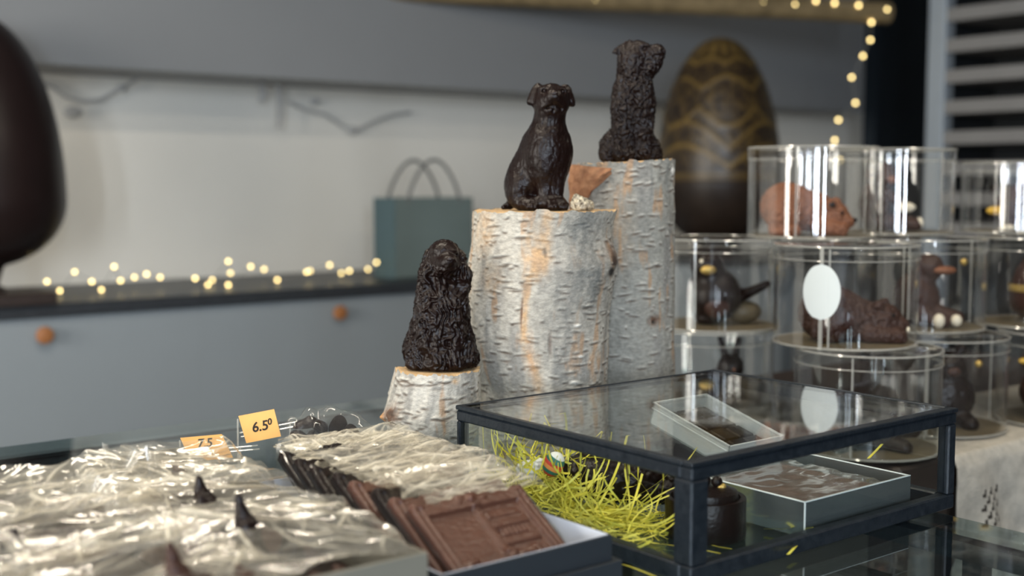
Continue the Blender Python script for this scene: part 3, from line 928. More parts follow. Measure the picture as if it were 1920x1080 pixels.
# smooth floppy-eared dog
q = pxpt(320, 4.0, D_M, 1030); R_ = rad_(D_M, 4.0)
prims = [ell(q(375, 195, -20), R_(112, 105, 98)), (ell(q(385, 225, -95), R_(74, 80, 62)), 0.012), (ell(q(388, 195, -140), R_(52, 50, 42)), 0.008), (ell(q(378, 290, -85), R_(66, 60, 34)), 0.008),
         (ell(q(300, 145, -75), R_(30, 30, 16)), 0.006), (ell(q(455, 150, -75), R_(30, 30, 16)), 0.006), ell(q(345, 250, -70), R_(60, 50, 60)), ell(q(425, 250, -70), R_(58, 50, 60)),
         (cap(q(272, 122, 0), q(222, 215, -10), R_(30), R_(20)), 0.006), (cap(q(250, 140, 0), q(205, 232, -15), R_(24), R_(12)), 0.005),
         (cap(q(482, 128, 0), q(525, 225, -10), R_(30), R_(20)), 0.006), (cap(q(498, 150, 0), q(535, 255, -15), R_(22), R_(12)), 0.005),
         (cap(q(358, 300, 10), q(345, 470, 5), R_(92), R_(118)), 0.02), (ell(q(352, 560, 0), R_(132, 120, 150)), 0.025), (ell(q(262, 690, 70), R_(150, 120, 200), 0.35), 0.03), (ell(q(180, 860, 100), R_(150, 120, 160)), 0.03),
         (ell(q(122, 890, 10), R_(76, 90, 118), 0.1), 0.010), (cap(q(150, 985, -40), q(245, 990, -90), R_(42), R_(40)), 0.010), (ell(q(225, 985, -80), R_(82, 60, 42)), 0.008),
         (cap(q(285, 620, -50), q(335, 930, -85), R_(72), R_(46)), 0.012), (ell(q(375, 985, -110), R_(58, 65, 44)), 0.008),
         (cap(q(425, 600, -40), q(418, 930, -60), R_(72), R_(42)), 0.012), (ell(q(452, 990, -85), R_(50, 62, 40)), 0.008),
         (ell(q(335, 640, -95), R_(52, 40, 110)), 0.02), (cap(q(60, 1000, 120), q(15, 1010, 60), R_(26), R_(16)), 0.01), (ell(q(450, 640, 0), R_(42, 60, 90)), 0.02)]
toes = [(198, 1000, -140), (226, 1002, -146), (255, 1000, -142), (352, 1000, -170), (378, 1003, -176), (404, 1000, -170), (432, 1003, -145), (458, 1005, -150), (482, 1003, -145)]
for t_ in toes: prims.append((ell(q(*t_), R_(15, 26, 24)), 0.003))
for e_ in ((318, 158, -108), (452, 162, -108)): prims.append((ell(q(*e_), R_(15, 18, 13)), 0.003, 'cut'))
prims.append((cap(q(388, 235, -192), q(384, 300, -150), R_(5)), 0.004, 'cut'))
prims.append((cap(q(388, 262, -175), q(330, 285, -135), R_(6)), 0.004, 'cut')); prims.append((cap(q(388, 262, -175), q(440, 285, -135), R_(6)), 0.004, 'cut'))
def fur_smooth(V, N): return 0.0006 * fbm(V * np.array([260, 260, 110]), 3, 3) + 0.0005 * vnoise(V * 60, 4)
dm = sculpt('smooth_dog', prims, 0.012, (-0.075, -0.06, 0), (0.055, 0.07, 0.19), 0.00095, fur_smooth)
place_dog('chocolate_dog', dm, 940 + 320 / 4, D_M - 0.01, zt_mid, 1, 'smooth dark chocolate dog with short folded ears sitting on the middle birch log',
          ([q(318, 158, -98), q(452, 162, -98)], R_(11)), (q(388, 180, -182), R_(30, 18, 18)))
# bearded wire-haired dog looking to the side
q = pxpt(340, 4.154, D_T, 1003); R_ = rad_(D_T, 4.154)
prims = [ell(q(365, 170, 0), R_(100, 88, 88)), (cap(q(400, 185, -10), q(525, 175, -40), R_(78), R_(58)), 0.01), (ell(q(505, 240, -40), R_(72, 60, 66)), 0.008), (ell(q(470, 290, -30), R_(62, 55, 44)), 0.01), (ell(q(535, 165, -42), R_(46, 46, 50)), 0.006),
         (ell(q(420, 122, -70), R_(36, 24, 18)), 0.006), (ell(q(330, 260, -20), R_(70, 70, 70)), 0.015),
         (cap(q(318, 108, 0), q(240, 158, -35), R_(32), R_(24)), 0.004), (cap(q(252, 150, -30), q(206, 166, -45), R_(26), R_(13)), 0.004), (cap(q(270, 165, -35), q(262, 215, -40), R_(22), R_(10)), 0.005),
         (cap(q(398, 98, 20), q(410, 122, -70), R_(26), R_(20)), 0.004),
         (cap(q(350, 270, 10), q(352, 420, 5), R_(86), R_(120)), 0.02), (ell(q(356, 520, -10), R_(146, 125, 135)), 0.02), (ell(q(350, 680, 20), R_(146, 130, 190)), 0.02),
         (cap(q(272, 600, -50), q(272, 900, -85), R_(74), R_(62)), 0.010), (ell(q(285, 950, -100), R_(72, 75, 58)), 0.008),
         (cap(q(430, 600, -50), q(428, 900, -70), R_(74), R_(58)), 0.010), (ell(q(430, 955, -85), R_(60, 70, 52)), 0.008),
         (ell(q(185, 900, 60), R_(68, 90, 100)), 0.012), (ell(q(175, 970, 20), R_(52, 70, 40)), 0.01), (ell(q(495, 910, 40), R_(66, 80, 90)), 0.012), (ell(q(515, 965, -10), R_(55, 65, 42)), 0.01), (ell(q(340, 880, 110), R_(150, 90, 120)), 0.03)]
prims.append((ell(q(432, 148, -84), R_(15, 14, 13)), 0.003, 'cut'))
def fur_wire(V, N):
    w = V + 0.004 * np.stack([vnoise(V * 130, 1), vnoise(V * 130, 2), vnoise(V * 130, 3)], -1)
    n = vnoise(w * np.array([330, 330, 150]), 5)
    hd = np.clip((V[:, 2] - (1003 - 300) * D_T / FPX / 4.154) * 150, 0, 1)
    return (0.0024 * (0.6 - np.abs(n) * 1.8) + 0.0012 * vnoise(w * 420, 8) + 0.0010 * vnoise(w * 150, 9)) * (1 - 0.45 * hd)
dm = sculpt('wire_haired_dog', prims, 0.012, (-0.068, -0.055, 0), (0.066, 0.07, 0.205), 0.00095, fur_wire)
place_dog('chocolate_dog', dm, 1100 + 340 / 4.154, D_T - 0.01, zt_tall - 0.0005, 1, 'wire-haired dark chocolate dog with beard, head turned, sitting on the tallest birch log',
          ([q(432, 148, -84)], R_(11)), (q(578, 165, -52), R_(18, 22, 24)))
# long-eared curly dog
q = pxpt(480, 4.0, D_S, 1003); R_ = rad_(D_S, 4.0)
prims = [ell(q(537, 165, 0), R_(112, 104, 112)), (ell(q(558, 195, -95), R_(72, 90, 58)), 0.008), (ell(q(575, 178, -150), R_(56, 52, 44)), 0.006), (ell(q(500, 105, -80), R_(34, 30, 16)), 0.006), (ell(q(592, 110, -80), R_(34, 30, 16)), 0.006), (ell(q(548, 240, -90), R_(70, 60, 34)), 0.01), (ell(q(525, 95, -20), R_(78, 70, 46)), 0.015),
         (cap(q(425, 130, 0), q(398, 300, -45), R_(40), R_(52)), 0.004), (cap(q(398, 300, -45), q(376, 392, -45), R_(52), R_(34)), 0.006),
         (cap(q(648, 140, 0), q(678, 290, -45), R_(38), R_(48)), 0.004), (cap(q(678, 290, -45), q(690, 378, -45), R_(48), R_(32)), 0.006),
         (cap(q(528, 260, 15), q(520, 450, 15), R_(98), R_(132)), 0.02), (ell(q(512, 570, 5), R_(158, 130, 160)), 0.025), (ell(q(485, 740, 30), R_(200, 150, 200)), 0.03), (ell(q(470, 890, 40), R_(215, 160, 130)), 0.03),
         (cap(q(440, 560, -60), q(455, 900, -110), R_(90), R_(75)), 0.012), (ell(q(500, 940, -130), R_(90, 80, 66)), 0.01), (cap(q(600, 560, -50), q(610, 900, -90), R_(88), R_(70)), 0.012), (ell(q(615, 950, -110), R_(70, 75, 56)), 0.01),
         (ell(q(315, 880, 0), R_(80, 100, 120)), 0.012), (ell(q(345, 960, -70), R_(80, 70, 50)), 0.01), (ell(q(690, 840, 30), R_(52, 80, 100)), 0.015), (ell(q(735, 925, -30), R_(58, 70, 62)), 0.01)]
for e_ in ((482, 132, -85), (612, 140, -85)): prims.append((ell(q(*e_), R_(15, 20, 13)), 0.003, 'cut'))
def fur_curl(V, N):
    w = V + 0.006 * np.stack([vnoise(V * 90, 11), vnoise(V * 90, 12), vnoise(V * 60, 13)], -1)
    n = vnoise(w * np.array([210, 210, 62]), 15)
    face = np.clip((V[:, 2] - (1003 - 235) * D_S / FPX / 4) * 200, 0, 1) * (V[:, 1] < -0.008)
    return (0.0028 * (0.55 - np.abs(n) * 2.0) + 0.0010 * vnoise(w * 380, 18)) * (1 - 0.85 * face) * np.where(V[:, 2] > (1003 - 140) * D_S / FPX / 4, 0.45, 1.0)
dm = sculpt('long_eared_dog', prims, 0.012, (-0.06, -0.06, 0), (0.062, 0.07, 0.165), 0.00095, fur_curl)
place_dog('chocolate_dog', dm, 700 + 480 / 4.0, D_S - 0.005, zt_small, 1, 'curly dark chocolate dog with long hanging ears sitting on the shortest birch log',
          ([q(486, 136, -96), q(612, 142, -96)], R_(14)), (q(582, 160, -196), R_(28, 18, 18)))
# small gilded lump beside the smooth dog's paws
p = atd(1088, 400, D_M - 0.03)
lm = sculpt('lump', [ell((0, 0, 0.007), (0.012, 0.010, 0.009)), ell((-0.004, 0, 0.013), (0.005, 0.005, 0.007)), ell((0.011, 0.002, 0.005), (0.006, 0.006, 0.006))], 0.006, (-.02, -.02, 0), (.022, .02, .026), 0.0008,
            lambda V, N: 0.0018 * vnoise(V * 320, 3) + 0.001 * vnoise(V * 700, 4))
lo_ = link('chocolate_shell', lm, mat('speckled_white_chocolate', (0.62, 0.55, 0.40), 0.5, noise=0.9, scale=170, base2=(0.05, 0.035, 0.025)), None, (p[0], p[1], zt_mid), (0, 0, ROT))
tag(lo_, 'small speckled cream shell beside the smooth dog on the middle log', 'chocolate shell')

# ---------------------------------------------------------------- the black-framed glass case
CA = np.array([0.741, 0.692, CT]); CB = np.array([1.140, 1.030, 1.006])
gc = empty('glass_case', tuple((CA[0:2] + CB[0:2]) / 2) + (CT,), 0, 'low black-framed glass display case standing in front of the birch logs', 'display case')
def G_(x, y, z): return (x - (CA[0] + CB[0]) / 2, y - (CA[1] + CB[1]) / 2, z - CT)
bw = 0.0135
(ax_, ay_, az_), (bx_, by_, bz_) = CA, CB
def bar(lo, hi, nm='frame_bar'): return MB().box(G_(*lo), G_(*hi), 0.0016).build(nm, M['iron'], gc)
for (x, y) in ((ax_, ay_), (bx_ - bw, ay_), (ax_, by_ - bw), (bx_ - bw, by_ - bw)):
    thin = 0.45 if y > 0.9 else 1.0
    pw = 0.0215 if (x < .9 and y < .9) else bw
    bar((x, y if y < .9 else by_ - bw * thin, az_ + 0.0155), (x + pw, (y + pw) if y < .9 else by_, bz_ - 0.0165), 'corner_post')
for z0, z1 in ((az_, az_ + 0.0155), (bz_ - 0.0165, bz_ - 0.0050)):
    bar((ax_, ay_, z0), (bx_, ay_ + bw, z1)); bar((ax_, ay_ + bw, z0), (ax_ + bw, by_, z1)); bar((bx_ - bw, ay_ + bw, z0), (bx_, by_, z1))
    bar((ax_ + bw, by_ - 0.004, max(z0, z1 - 0.004) if z0 > 0.95 else z0), (bx_ - bw, by_, z1))
lid = MB()
for lo, hi in (((ax_ - .001, ay_ - .001, bz_ - 0.0044), (bx_ + .001, ay_ + 0.011, bz_)), ((ax_ - .001, ay_ + 0.011, bz_ - 0.0044), (ax_ + 0.006, by_, bz_)), ((bx_ - 0.006, ay_ + 0.008, bz_ - .0035), (bx_ + .001, by_, bz_)), ((ax_ + .006, by_ - 0.003, bz_ - .0035), (bx_ - .006, by_, bz_))):
    lid.box(G_(*lo), G_(*hi), 0.0008)
lid.build('lid_frame', M['iron'], gc)
g = M['glass']
MB().box(G_(ax_ + .006, ay_ + .008, bz_ - 0.003), G_(bx_ - .006, by_ - .003, bz_ - 0.0008)).build('lid_pane', g, gc)
MB().box(G_(ax_ + .004, ay_ + bw, az_ + 0.0155), G_(ax_ + .0055, by_ - .005, bz_ - .0165)).build('side_pane', g, gc)
MB().box(G_(bx_ - .0055, ay_ + bw, az_ + 0.0155), G_(bx_ - .004, by_ - .005, bz_ - .0165)).build('side_pane', g, gc)
MB().box(G_(ax_ + bw, ay_ + .004, az_ + 0.0155), G_(bx_ - bw, ay_ + .0055, bz_ - .0165)).build('front_pane', g, gc)
MB().box(G_(ax_ + bw, by_ - .003, az_ + 0.004), G_(bx_ - bw, by_ - .0015, bz_ - .008)).build('back_pane', g, gc)
MB().box(G_(ax_ + bw, ay_ + bw, az_ + .001), G_(bx_ - bw, by_ - .004, az_ + 0.004)).build('floor_pane', M['darkglass'], gc)
FZ = CT + 0.004                               # floor inside the case

# round chocolate box with a decorated lid
rc = atz(1340, 1010, FZ)
rb = empty('round_chocolate_box', (rc[0] + 0.004, rc[1] + 0.016, FZ), ROT, 'round dark chocolate box with a nut-topped lid in the glass case', 'chocolate box')
rr = 0.0385
MB().lathe([(0.001, 0.0), (rr * .985, 0.0), (rr, 0.002), (rr, 0.036), (rr * .985, 0.0375), (rr * .86, 0.0375), (rr * .84, 0.034), (0.001, 0.034)], 72, close=False).build('pot', M['choc'], rb, True)
MB().lathe([(0.001, 0.034), (rr * .80, 0.034), (rr * .82, 0.037), (rr * .78, 0.043), (rr * .5, 0.047), (0.001, 0.048)], 64, close=False).build('lid', M['choc'], rb, True)
rnd = random.Random(5)
for i in range(7):
    a = rnd.uniform(0, 6.28); r = rnd.uniform(0.004, 0.017)
    mm = sculpt('nut', [ell((0, 0, 0), (0.0042, 0.0035, 0.003)), ell((0.003, 0, 0.001), (0.003, 0.003, 0.0025))], 0.003, (-.007, -.006, -.005), (.008, .006, .006), 0.0007, None, False)
    o = link('nut', mm, M['gold'] if i % 2 else M['cream'], rb, (r * math.cos(a), r * math.sin(a), 0.0485 - r * 0.08), (rnd.uniform(-.5, .5), 0, a))
for i in range(3):
    MB().sphere((0, 0, 0), 0.0075 - i * 0.001, 14, 9).build('hazelnut', M['choc'], rb, True, (-0.012 + i * 0.011, -0.004 + 0.006 * (i % 2), 0.052))

# open silver box with a wrapped tablet
s0 = np.array([0.918, 0.712]); SW, SD, SH = 0.172, 0.152, 0.034
sb = empty('silver_box', (s0[0] + SW / 2, s0[1] + SD / 2, FZ), 0, 'open silver card box holding a flat wrapped chocolate tablet in the glass case', 'box')
t = 0.0022
for lo, hi, nm in (((-SW / 2, -SD / 2, 0), (SW / 2, -SD / 2 + t, SH), 'front_wall'), ((-SW / 2, SD / 2 - t, 0), (SW / 2, SD / 2, SH), 'back_wall'), ((-SW / 2, -SD / 2 + t, 0), (-SW / 2 + t, SD / 2 - t, SH), 'side_wall'), ((SW / 2 - t, -SD / 2 + t, 0), (SW / 2, SD / 2 - t, SH), 'side_wall'), ((-SW / 2 + t, -SD / 2 + t, 0), (SW / 2 - t, SD / 2 - t, t), 'bottom')):
    MB().box(lo, hi).build(nm, M['silver'], sb)
e = MB()
for lo, hi in (((-SW / 2, -SD / 2, SH), (SW / 2, -SD / 2 + t, SH + .0008)), ((-SW / 2, SD / 2 - t, SH), (SW / 2, SD / 2, SH + .0008)), ((-SW / 2, -SD / 2 + t, SH), (-SW / 2 + t, SD / 2 - t, SH + .0008)), ((SW / 2 - t, -SD / 2 + t, SH), (SW / 2, SD / 2 - t, SH + .0008))): e.box(lo, hi)
e.box((-SW / 2 - .0006, -SD / 2 - .0006, 0), (-SW / 2 + .0006, -SD / 2 + .0006, SH))
e.build('rim', M['silveredge'], sb)
ft = empty('flat_tablet', (s0[0] + SW / 2 - 0.008, s0[1] + SD / 2, FZ + t), 0, 'flat milk chocolate tablet under clear film in the silver box', 'chocolate tablet')
MB().box((-SW / 2 + .014, -SD / 2 + .006, 0), (SW / 2 - .022, SD / 2 - .008, 0.024), 0.003).build('tablet', M['choct'], ft)
n = 40; xs = np.linspace(-SW / 2 + .012, SW / 2 - .018, n); ys = np.linspace(-SD / 2 + .004, SD / 2 - .006, n)
XX, YY = np.meshgrid(xs, ys); ZZ = 0.0265 + 0.0022 * (1 - np.abs(fbm(np.stack([XX * 30, YY * 50, 0 * XX], -1), 6, 2)))
i, j = np.meshgrid(np.arange(n - 1), np.arange(n - 1), indexing='ij')
GQ = np.stack([i * n + j, i * n + j + 1, (i + 1) * n + j + 1, (i + 1) * n + j], -1).reshape(-1, 4)
link('wrapper', make_mesh('wrapper', np.stack([XX, YY, ZZ], -1).reshape(-1, 3), [GQ], True), M['film'], ft)

# frosted tray leaning on a block of chocolate at the back of the case
TA = math.atan2(0.028, 0.104)
bk = MB().box((-0.032, -0.03, 0), (0.032, 0.03, 0.038), 0.004).build('chocolate_block', M['choc'], None, False, (1.030, 0.935, FZ))
tag(bk, 'plain dark chocolate block propping up the frosted tray in the glass case', 'chocolate')
wb = empty('frosted_tray', (1.030, 0.930, FZ + 0.038 + 0.0045), 0, 'frosted white tray tilted forward at the back of the glass case', 'tray')
wb.rotation_euler = (TA, 0, 0)
hx_, hy_, wh = 0.044, 0.060, 0.026
for lo, hi, nm in (((-hx_, -hy_, 0), (-hx_ + .002, hy_, wh), 'side_wall'), ((hx_ - .002, -hy_, 0), (hx_, hy_, wh), 'side_wall'), ((-hx_, -hy_, 0), (hx_, -hy_ + .002, wh), 'front_wall'), ((-hx_, hy_ - .002, 0), (hx_, hy_, wh), 'back_wall'), ((-hx_, -hy_, 0), (hx_, hy_, .002), 'bottom')):
    MB().box(lo, hi).build(nm, M['frosted'], wb)
e = MB()
for z0 in (wh - 0.007, wh):
    for lo, hi in (((-hx_ - .001, -hy_ - .001, z0), (hx_ + .001, -hy_ + .0012, z0 + .0012)), ((-hx_ - .001, hy_ - .001, z0), (hx_ + .001, hy_ + .001, z0 + .0012)), ((-hx_ - .001, -hy_, z0), (-hx_ + .0012, hy_, z0 + .0012)), ((hx_ - .001, -hy_, z0), (hx_ + .001, hy_, z0 + .0012))): e.box(lo, hi)
e.build('rim', M['silveredge'], wb)
tl_ = empty('dark_tablet', tuple(wb.location), 0, 'dark chocolate tablet lying in the tilted frosted tray', 'chocolate tablet')
tl_.rotation_euler = (TA, 0, 0)
MB().box((-hx_ + .004, -hy_ + .004, .0025), (hx_ - .004, hy_ - .004, .012), 0.002).build('slab', M['choc'], tl_)
for ix in range(3):
    for iy in range(4):
        x = -hx_ + .006 + ix * 0.0255; y = -hy_ + .006 + iy * 0.0272
        MB().box((x, y, .012), (x + .0235, y + .0252, .0155), 0.0015).build('square', M['choc'], tl_)

# shredded paper nest
def ribbons(n, sampler, seed, L0=0.05, L1=0.12, w0=0.0011, w1=0.0017):
    rng = np.random.RandomState(seed); mb = MB(); K = 12
    for i in range(n):
        p = np.array(sampler(rng)); L = rng.uniform(L0, L1); a = rng.uniform(0, 2 * math.pi); el = rng.normal(0.0, 0.28)
        kap = rng.normal(0, 26); kz = rng.normal(-3, 14); w = rng.uniform(w0, w1); pts = []
        cur = p.copy(); ds = L / K; tw = rng.uniform(0, 3.1); twr = rng.normal(0, 0.18)
        V = []
        for k in range(K + 1):
            d = np.array([math.cos(a) * math.cos(el), math.sin(a) * math.cos(el), math.sin(el)])
            s = np.cross(d, [0, 0, 1]); s /= np.linalg.norm(s) + 1e-9; u = np.cross(s, d)
            sd = s * math.cos(tw) + u * math.sin(tw)
            q = cur - 0
            V += [q - sd * w, q + sd * w]
            cur = cur + d * ds; a += kap * ds; el += kz * ds; tw += twr
        V = np.array(V)
        V[:, 2] = np.clip(V[:, 2], FZ + 0.0006 + 0.002 * rng.rand(), 0.988)
        V[:, 0] = np.clip(V[:, 0], ax_ + 0.0065 + 0.002 * rng.rand(), bx_ - .008); V[:, 1] = np.clip(V[:, 1], ay_ + 0.008 + .002 * rng.rand(), by_ - 0.006)
        Q = np.array([[2 * k, 2 * k + 1, 2 * k + 3, 2 * k + 2] for k in range(K)])
        mb.add(V, [Q])
    return mb


def nest_sample(rng):
    y = rng.uniform(0.83, 1.005) if rng.rand() < 0.85 else rng.uniform(0.79, 0.90)
    x = 0.756 + abs(rng.normal(0, 0.045))
    hm = 0.050 / (1 + math.exp(-(y - 0.895) / 0.014)) * math.exp(-((y - 0.935) / 0.06) ** 2) + 0.014
    return (min(x, 0.86), y, FZ + rng.uniform(0, 1) ** 0.8 * hm * math.exp(-((x - 0.79) / 0.08) ** 2))


nst = ribbons(700, nest_sample, 7, 0.03, 0.11, 0.0006, 0.0012).build('paper_straw_nest', M['straw'], None, True)
tag(nst, 'nest of yellow-green shredded paper in the glass case', 'paper straw', None, 'stuff')
def loose(pts_px, z, label, w=0.0016):
    P = [atz(x, y, zz) for (x, y), zz in zip(pts_px, z)]
    P = np.array(P); T_ = np.gradient(P, axis=0); V = []
    tt = np.linspace(0, len(P) - 1, 24); Pi = np.stack([np.interp(tt, range(len(P)), P[:, c]) for c in range(3)], -1)
    for _ in range(3): Pi[1:-1] = (Pi[:-2] + Pi[1:-1] * 2 + Pi[2:]) / 4
    T_ = np.gradient(Pi, axis=0)
    for k in range(24):
        s = np.cross(T_[k], [0.2, 0.3, 1]); s /= np.linalg.norm(s); V += [Pi[k] - s * w, Pi[k] + s * w]
    Q = np.array([[2 * k, 2 * k + 1, 2 * k + 3, 2 * k + 2] for k in range(23)])
    V = np.array(V); V2 = V + np.array([0, 0, 0.0004])
    o = MB().add(V, [Q[:, ::-1]]).add(V2, [Q]).build('paper_strand', M['straw'], None, True)
    tag(o, label, 'paper strand', 'loose strands of shredded paper')


loose([(1432, 992), (1480, 992), (1520, 975), (1550, 965)], [FZ + .004, FZ + .006, FZ + .012, FZ + .016], 'long lime paper strand touching the near corner of the silver box')
loose([(1518, 975), (1524, 988), (1505, 1010), (1478, 1040)], [FZ + .010, FZ + .008, FZ + .005, FZ + .002], 'curved lime paper strand between the silver box and the front bar')
loose([(1628, 860), (1642, 846), (1654, 833)], [0.948, 0.950, 0.952], 'short lime paper strand behind the silver box')
loose([(1085, 1035), (1130, 1050), (1180, 1062), (1230, 1082)], [FZ + .006, FZ + .004, FZ + .003, FZ + .002], 'lime paper strand along the foot of the left pane')
loose([(1112, 990), (1112, 1030)], [FZ + .020, FZ + .006], 'short upright lime paper strand near the corner post')

# things in the nest
def sc_obj(name, prims, k, lo, hi, h, m, px, py, z, label, cat, fur=None, rz=ROT):
    p = atz(px, py, z)
    me = sculpt(name, prims, k, lo, hi, h, fur)
    o = link(name, me, m, None, (p[0], p[1], z), (0, 0, rz)); return tag(o, label, cat)


rough = lambda V, N: 0.0012 * fbm(V * 160, 5, 3)
p1 = atz(1128, 955, FZ)
o = sc_obj('chocolate_half_egg', [ell((0, 0, 0.020), (0.060, 0.036, 0.030)), (ell((0, -0.004, 0.052), (0.045, 0.024, 0.014)), 0.004, 'cut')], 0.01, (-.07, -.05, 0), (.07, .05, .06), 0.0011, M['choc'], 1150, 930, FZ + 0.010, 'dark hollow chocolate half egg lying in the paper nest', 'half egg', rough)
o = sc_obj('chocolate_shoe', [cap((-0.03, 0, 0.018), (0.035, 0.0, 0.022), 0.018, 0.022), ell((0.03, 0, 0.045), (0.020, 0.020, 0.020))], 0.012, (-.06, -.04, 0), (.07, .04, .075), 0.0011, M['choc'], 1236, 945, FZ + 0.006, 'ridged dark chocolate figure beside the corner post in the case', 'chocolate figure', lambda V, N: 0.0022 * vnoise(V * 260, 2))
pe = atz(1026, 868, 0.958)
te = empty('striped_egg', (0.835, 0.930, 0.948), ROT, 'small egg striped in red, green and white in the paper nest', 'egg')
te.scale = (0.85, 0.85, 0.85); pk = atx(1026, 864, 0.772); te.location = (pk[0], pk[1], pk[2] - 0.014)
zprev = 0
for kx, (c_, zz0, zz1) in enumerate((('red', 0, 0.006), ('green', 0.006, 0.011), ('orange', 0.011, 0.016), ('red', 0.016, 0.020), ('green', 0.020, 0.026), ('white', 0.026, 0.031))):
    pr = []
    for s in np.linspace(0, 1, 5):
        z = zz0 + (zz1 - zz0) * s; u = (z - 0.0155) / 0.0156; pr.append((0.0125 * math.sqrt(max(1 - u * u, 0.0004)), z))
    MB().lathe(pr, 24).build('stripe', M[c_], te, True)
te.rotation_euler = (0.2, 0.5, ROT)
pk = atx(990, 878, 0.770)
o = link('sugar_lamb', sculpt('sugar_lamb', [ell((0, 0, 0.010), (0.013, 0.009, 0.010)), ell((0.012, -0.003, 0.017), (0.006, 0.005, 0.006)), cap((-0.006, 0, 0.004), (-0.006, 0, 0.0), 0.003), cap((0.006, 0, 0.004), (0.006, 0, 0.0), 0.003)], 0.004, (-.02, -.014, 0), (.022, .014, .028), 0.0008, lambda V, N: 0.0012 * vnoise(V * 420, 2)), M['white'], None, (pk[0], pk[1], pk[2] - 0.012), (0, 0, ROT))
tag(o, 'tiny white sugar lamb beside the striped egg in the nest', 'sugar figure')
pk = atz(1200, 838, 0.955)
o = link('chocolate_cluster', sculpt('chocolate_cluster', [ell((-0.02, 0, 0.022), (0.028, 0.02, 0.024)), ell((0.018, 0, 0.018), (0.022, 0.02, 0.022)), ell((0.035, -0.01, 0.028), (0.012, 0.012, 0.012))], 0.01, (-.06, -.04, 0), (.06, .04, .055), 0.0011, lambda V, N: 0.003 * vnoise(V * 150, 6) + .001 * vnoise(V * 420, 3)), M['choc'], None, (0.955, 1.0, FZ), (0, 0, ROT))
tag(o, 'lumpy dark chocolate cluster between the nest and the frosted tray', 'chocolate')

o = bpy.data.objects['chocolate_shoe']; o.scale = (0.72, 0.72, 0.72)
bpy.data.objects['chocolate_cluster'].scale = (0.6, 0.6, 0.75)

# ---------------------------------------------------------------- lace-covered table with clear cylinders
TZ = 0.856
tb = empty('side_table', (1.98, 1.28, 0), 0, 'low table hidden under the cream lace cloth', 'table')
MB().box((-0.55, -0.33, 0.80), (0.60, 0.33, TZ - 0.006), 0.004).build('tabletop', M['darkwood'], tb)
for (x, y) in ((-.5, -.28), (.55, -.28), (-.5, .28), (.55, .28)): MB().box((x - .02, y - .02, 0), (x + .02, y + .02, 0.80)).build('leg', M['darkwood'], tb)
# cloth: top and drapes on the near and the side edge
def cloth():
    xa, xb, ya, yb = 1.545, 2.585, 0.945, 1.20
    res = 0.0055
    us = np.arange(0, (xb - xa) + res, res); vs = np.arange(-0.34, (yb - ya) + res, res)
    Ug, Vg = np.meshgrid(us, vs, indexing='ij')
    ox = np.maximum(-Ug, 0); oy = np.maximum(-Vg, 0)
    x = xa + np.maximum(Ug, 0); y = ya + np.maximum(Vg, 0)
    drop = np.sqrt(ox ** 2 + oy ** 2)
    fold = 0.010 * np.sin((Ug + 0.3 * Vg) * 46) + 0.008 * vnoise(np.stack([Ug * 22, Vg * 22, 0 * Ug], -1), 5)
    fl = np.clip(drop / 0.12, 0, 1)
    y = y - np.where(oy > 0, 0.010 + 0.05 * oy + fold * fl + 0.0, 0) * np.clip(oy / 0.02, 0, 1)
    x = x - np.where(ox > 0, 0.010 + 0.05 * ox + fold * fl, 0) * np.clip(ox / 0.02, 0, 1)
    z = TZ - 0.003 - np.clip(np.maximum(ox, oy) - 0.004, 0, 1) + 0.0012 * vnoise(np.stack([Ug * 90, Vg * 90, 0 * Ug], -1), 8) * (drop > 0.0)
    P = np.stack([x, y, z], -1)
    nu, nv = Ug.shape
    i, j = np.meshgrid(np.arange(nu - 1), np.arange(nv - 1), indexing='ij')
    Q = np.stack([i * nv + j, (i + 1) * nv + j, (i + 1) * nv + j + 1, i * nv + j + 1], -1).reshape(-1, 4)
    # lace holes: clusters of small lozenges in the hanging part
    c = (Ug[:-1, :-1] + res / 2).ravel(); d = (-Vg[:-1, :-1] - res / 2).ravel()
    e = (-Ug[:-1, :-1] - res / 2).ravel()
    hole = np.zeros(len(Q), bool)
    for (cu, cd) in ((0.085, 0.088), (0.36, 0.105), (0.65, 0.105), (0.90, 0.105)):
        for a in range(-2, 3):
            for b in range(-2, 3):
                if abs(a) + abs(b) <= 2:
                    hole |= (np.hypot(c - (cu + (a - b) * 0.010 * 1.1), (d - (cd + (a + b) * 0.011)) * 0.8) < 0.0058)
    for (cv, cd) in ((0.10, 0.085), (0.30, 0.085)):
        vv = (Vg[:-1, :-1] + res / 2).ravel()
        for a in range(-2, 3):
            for b in range(-2, 3):
                if abs(a) + abs(b) <= 2:
                    hole |= (np.hypot(vv - (cv + (a - b) * 0.011), (e - (cd + (a + b) * 0.011)) * 0.8) < 0.0058)
    # drop the corner flap where both overhang
    fl2 = ((c < 0) & (d > 0))
    hole |= (fl2 & (np.minimum(-c, d) > 0.05))
    return P.reshape(-1, 3), Q[~hole]


V, Q = cloth()
cl = link('lace_cloth', make_mesh('lace_cloth', V, [Q], True), M['lace'])
tag(cl, 'cream lace cloth draped over the side table below the clear cylinders', 'cloth')

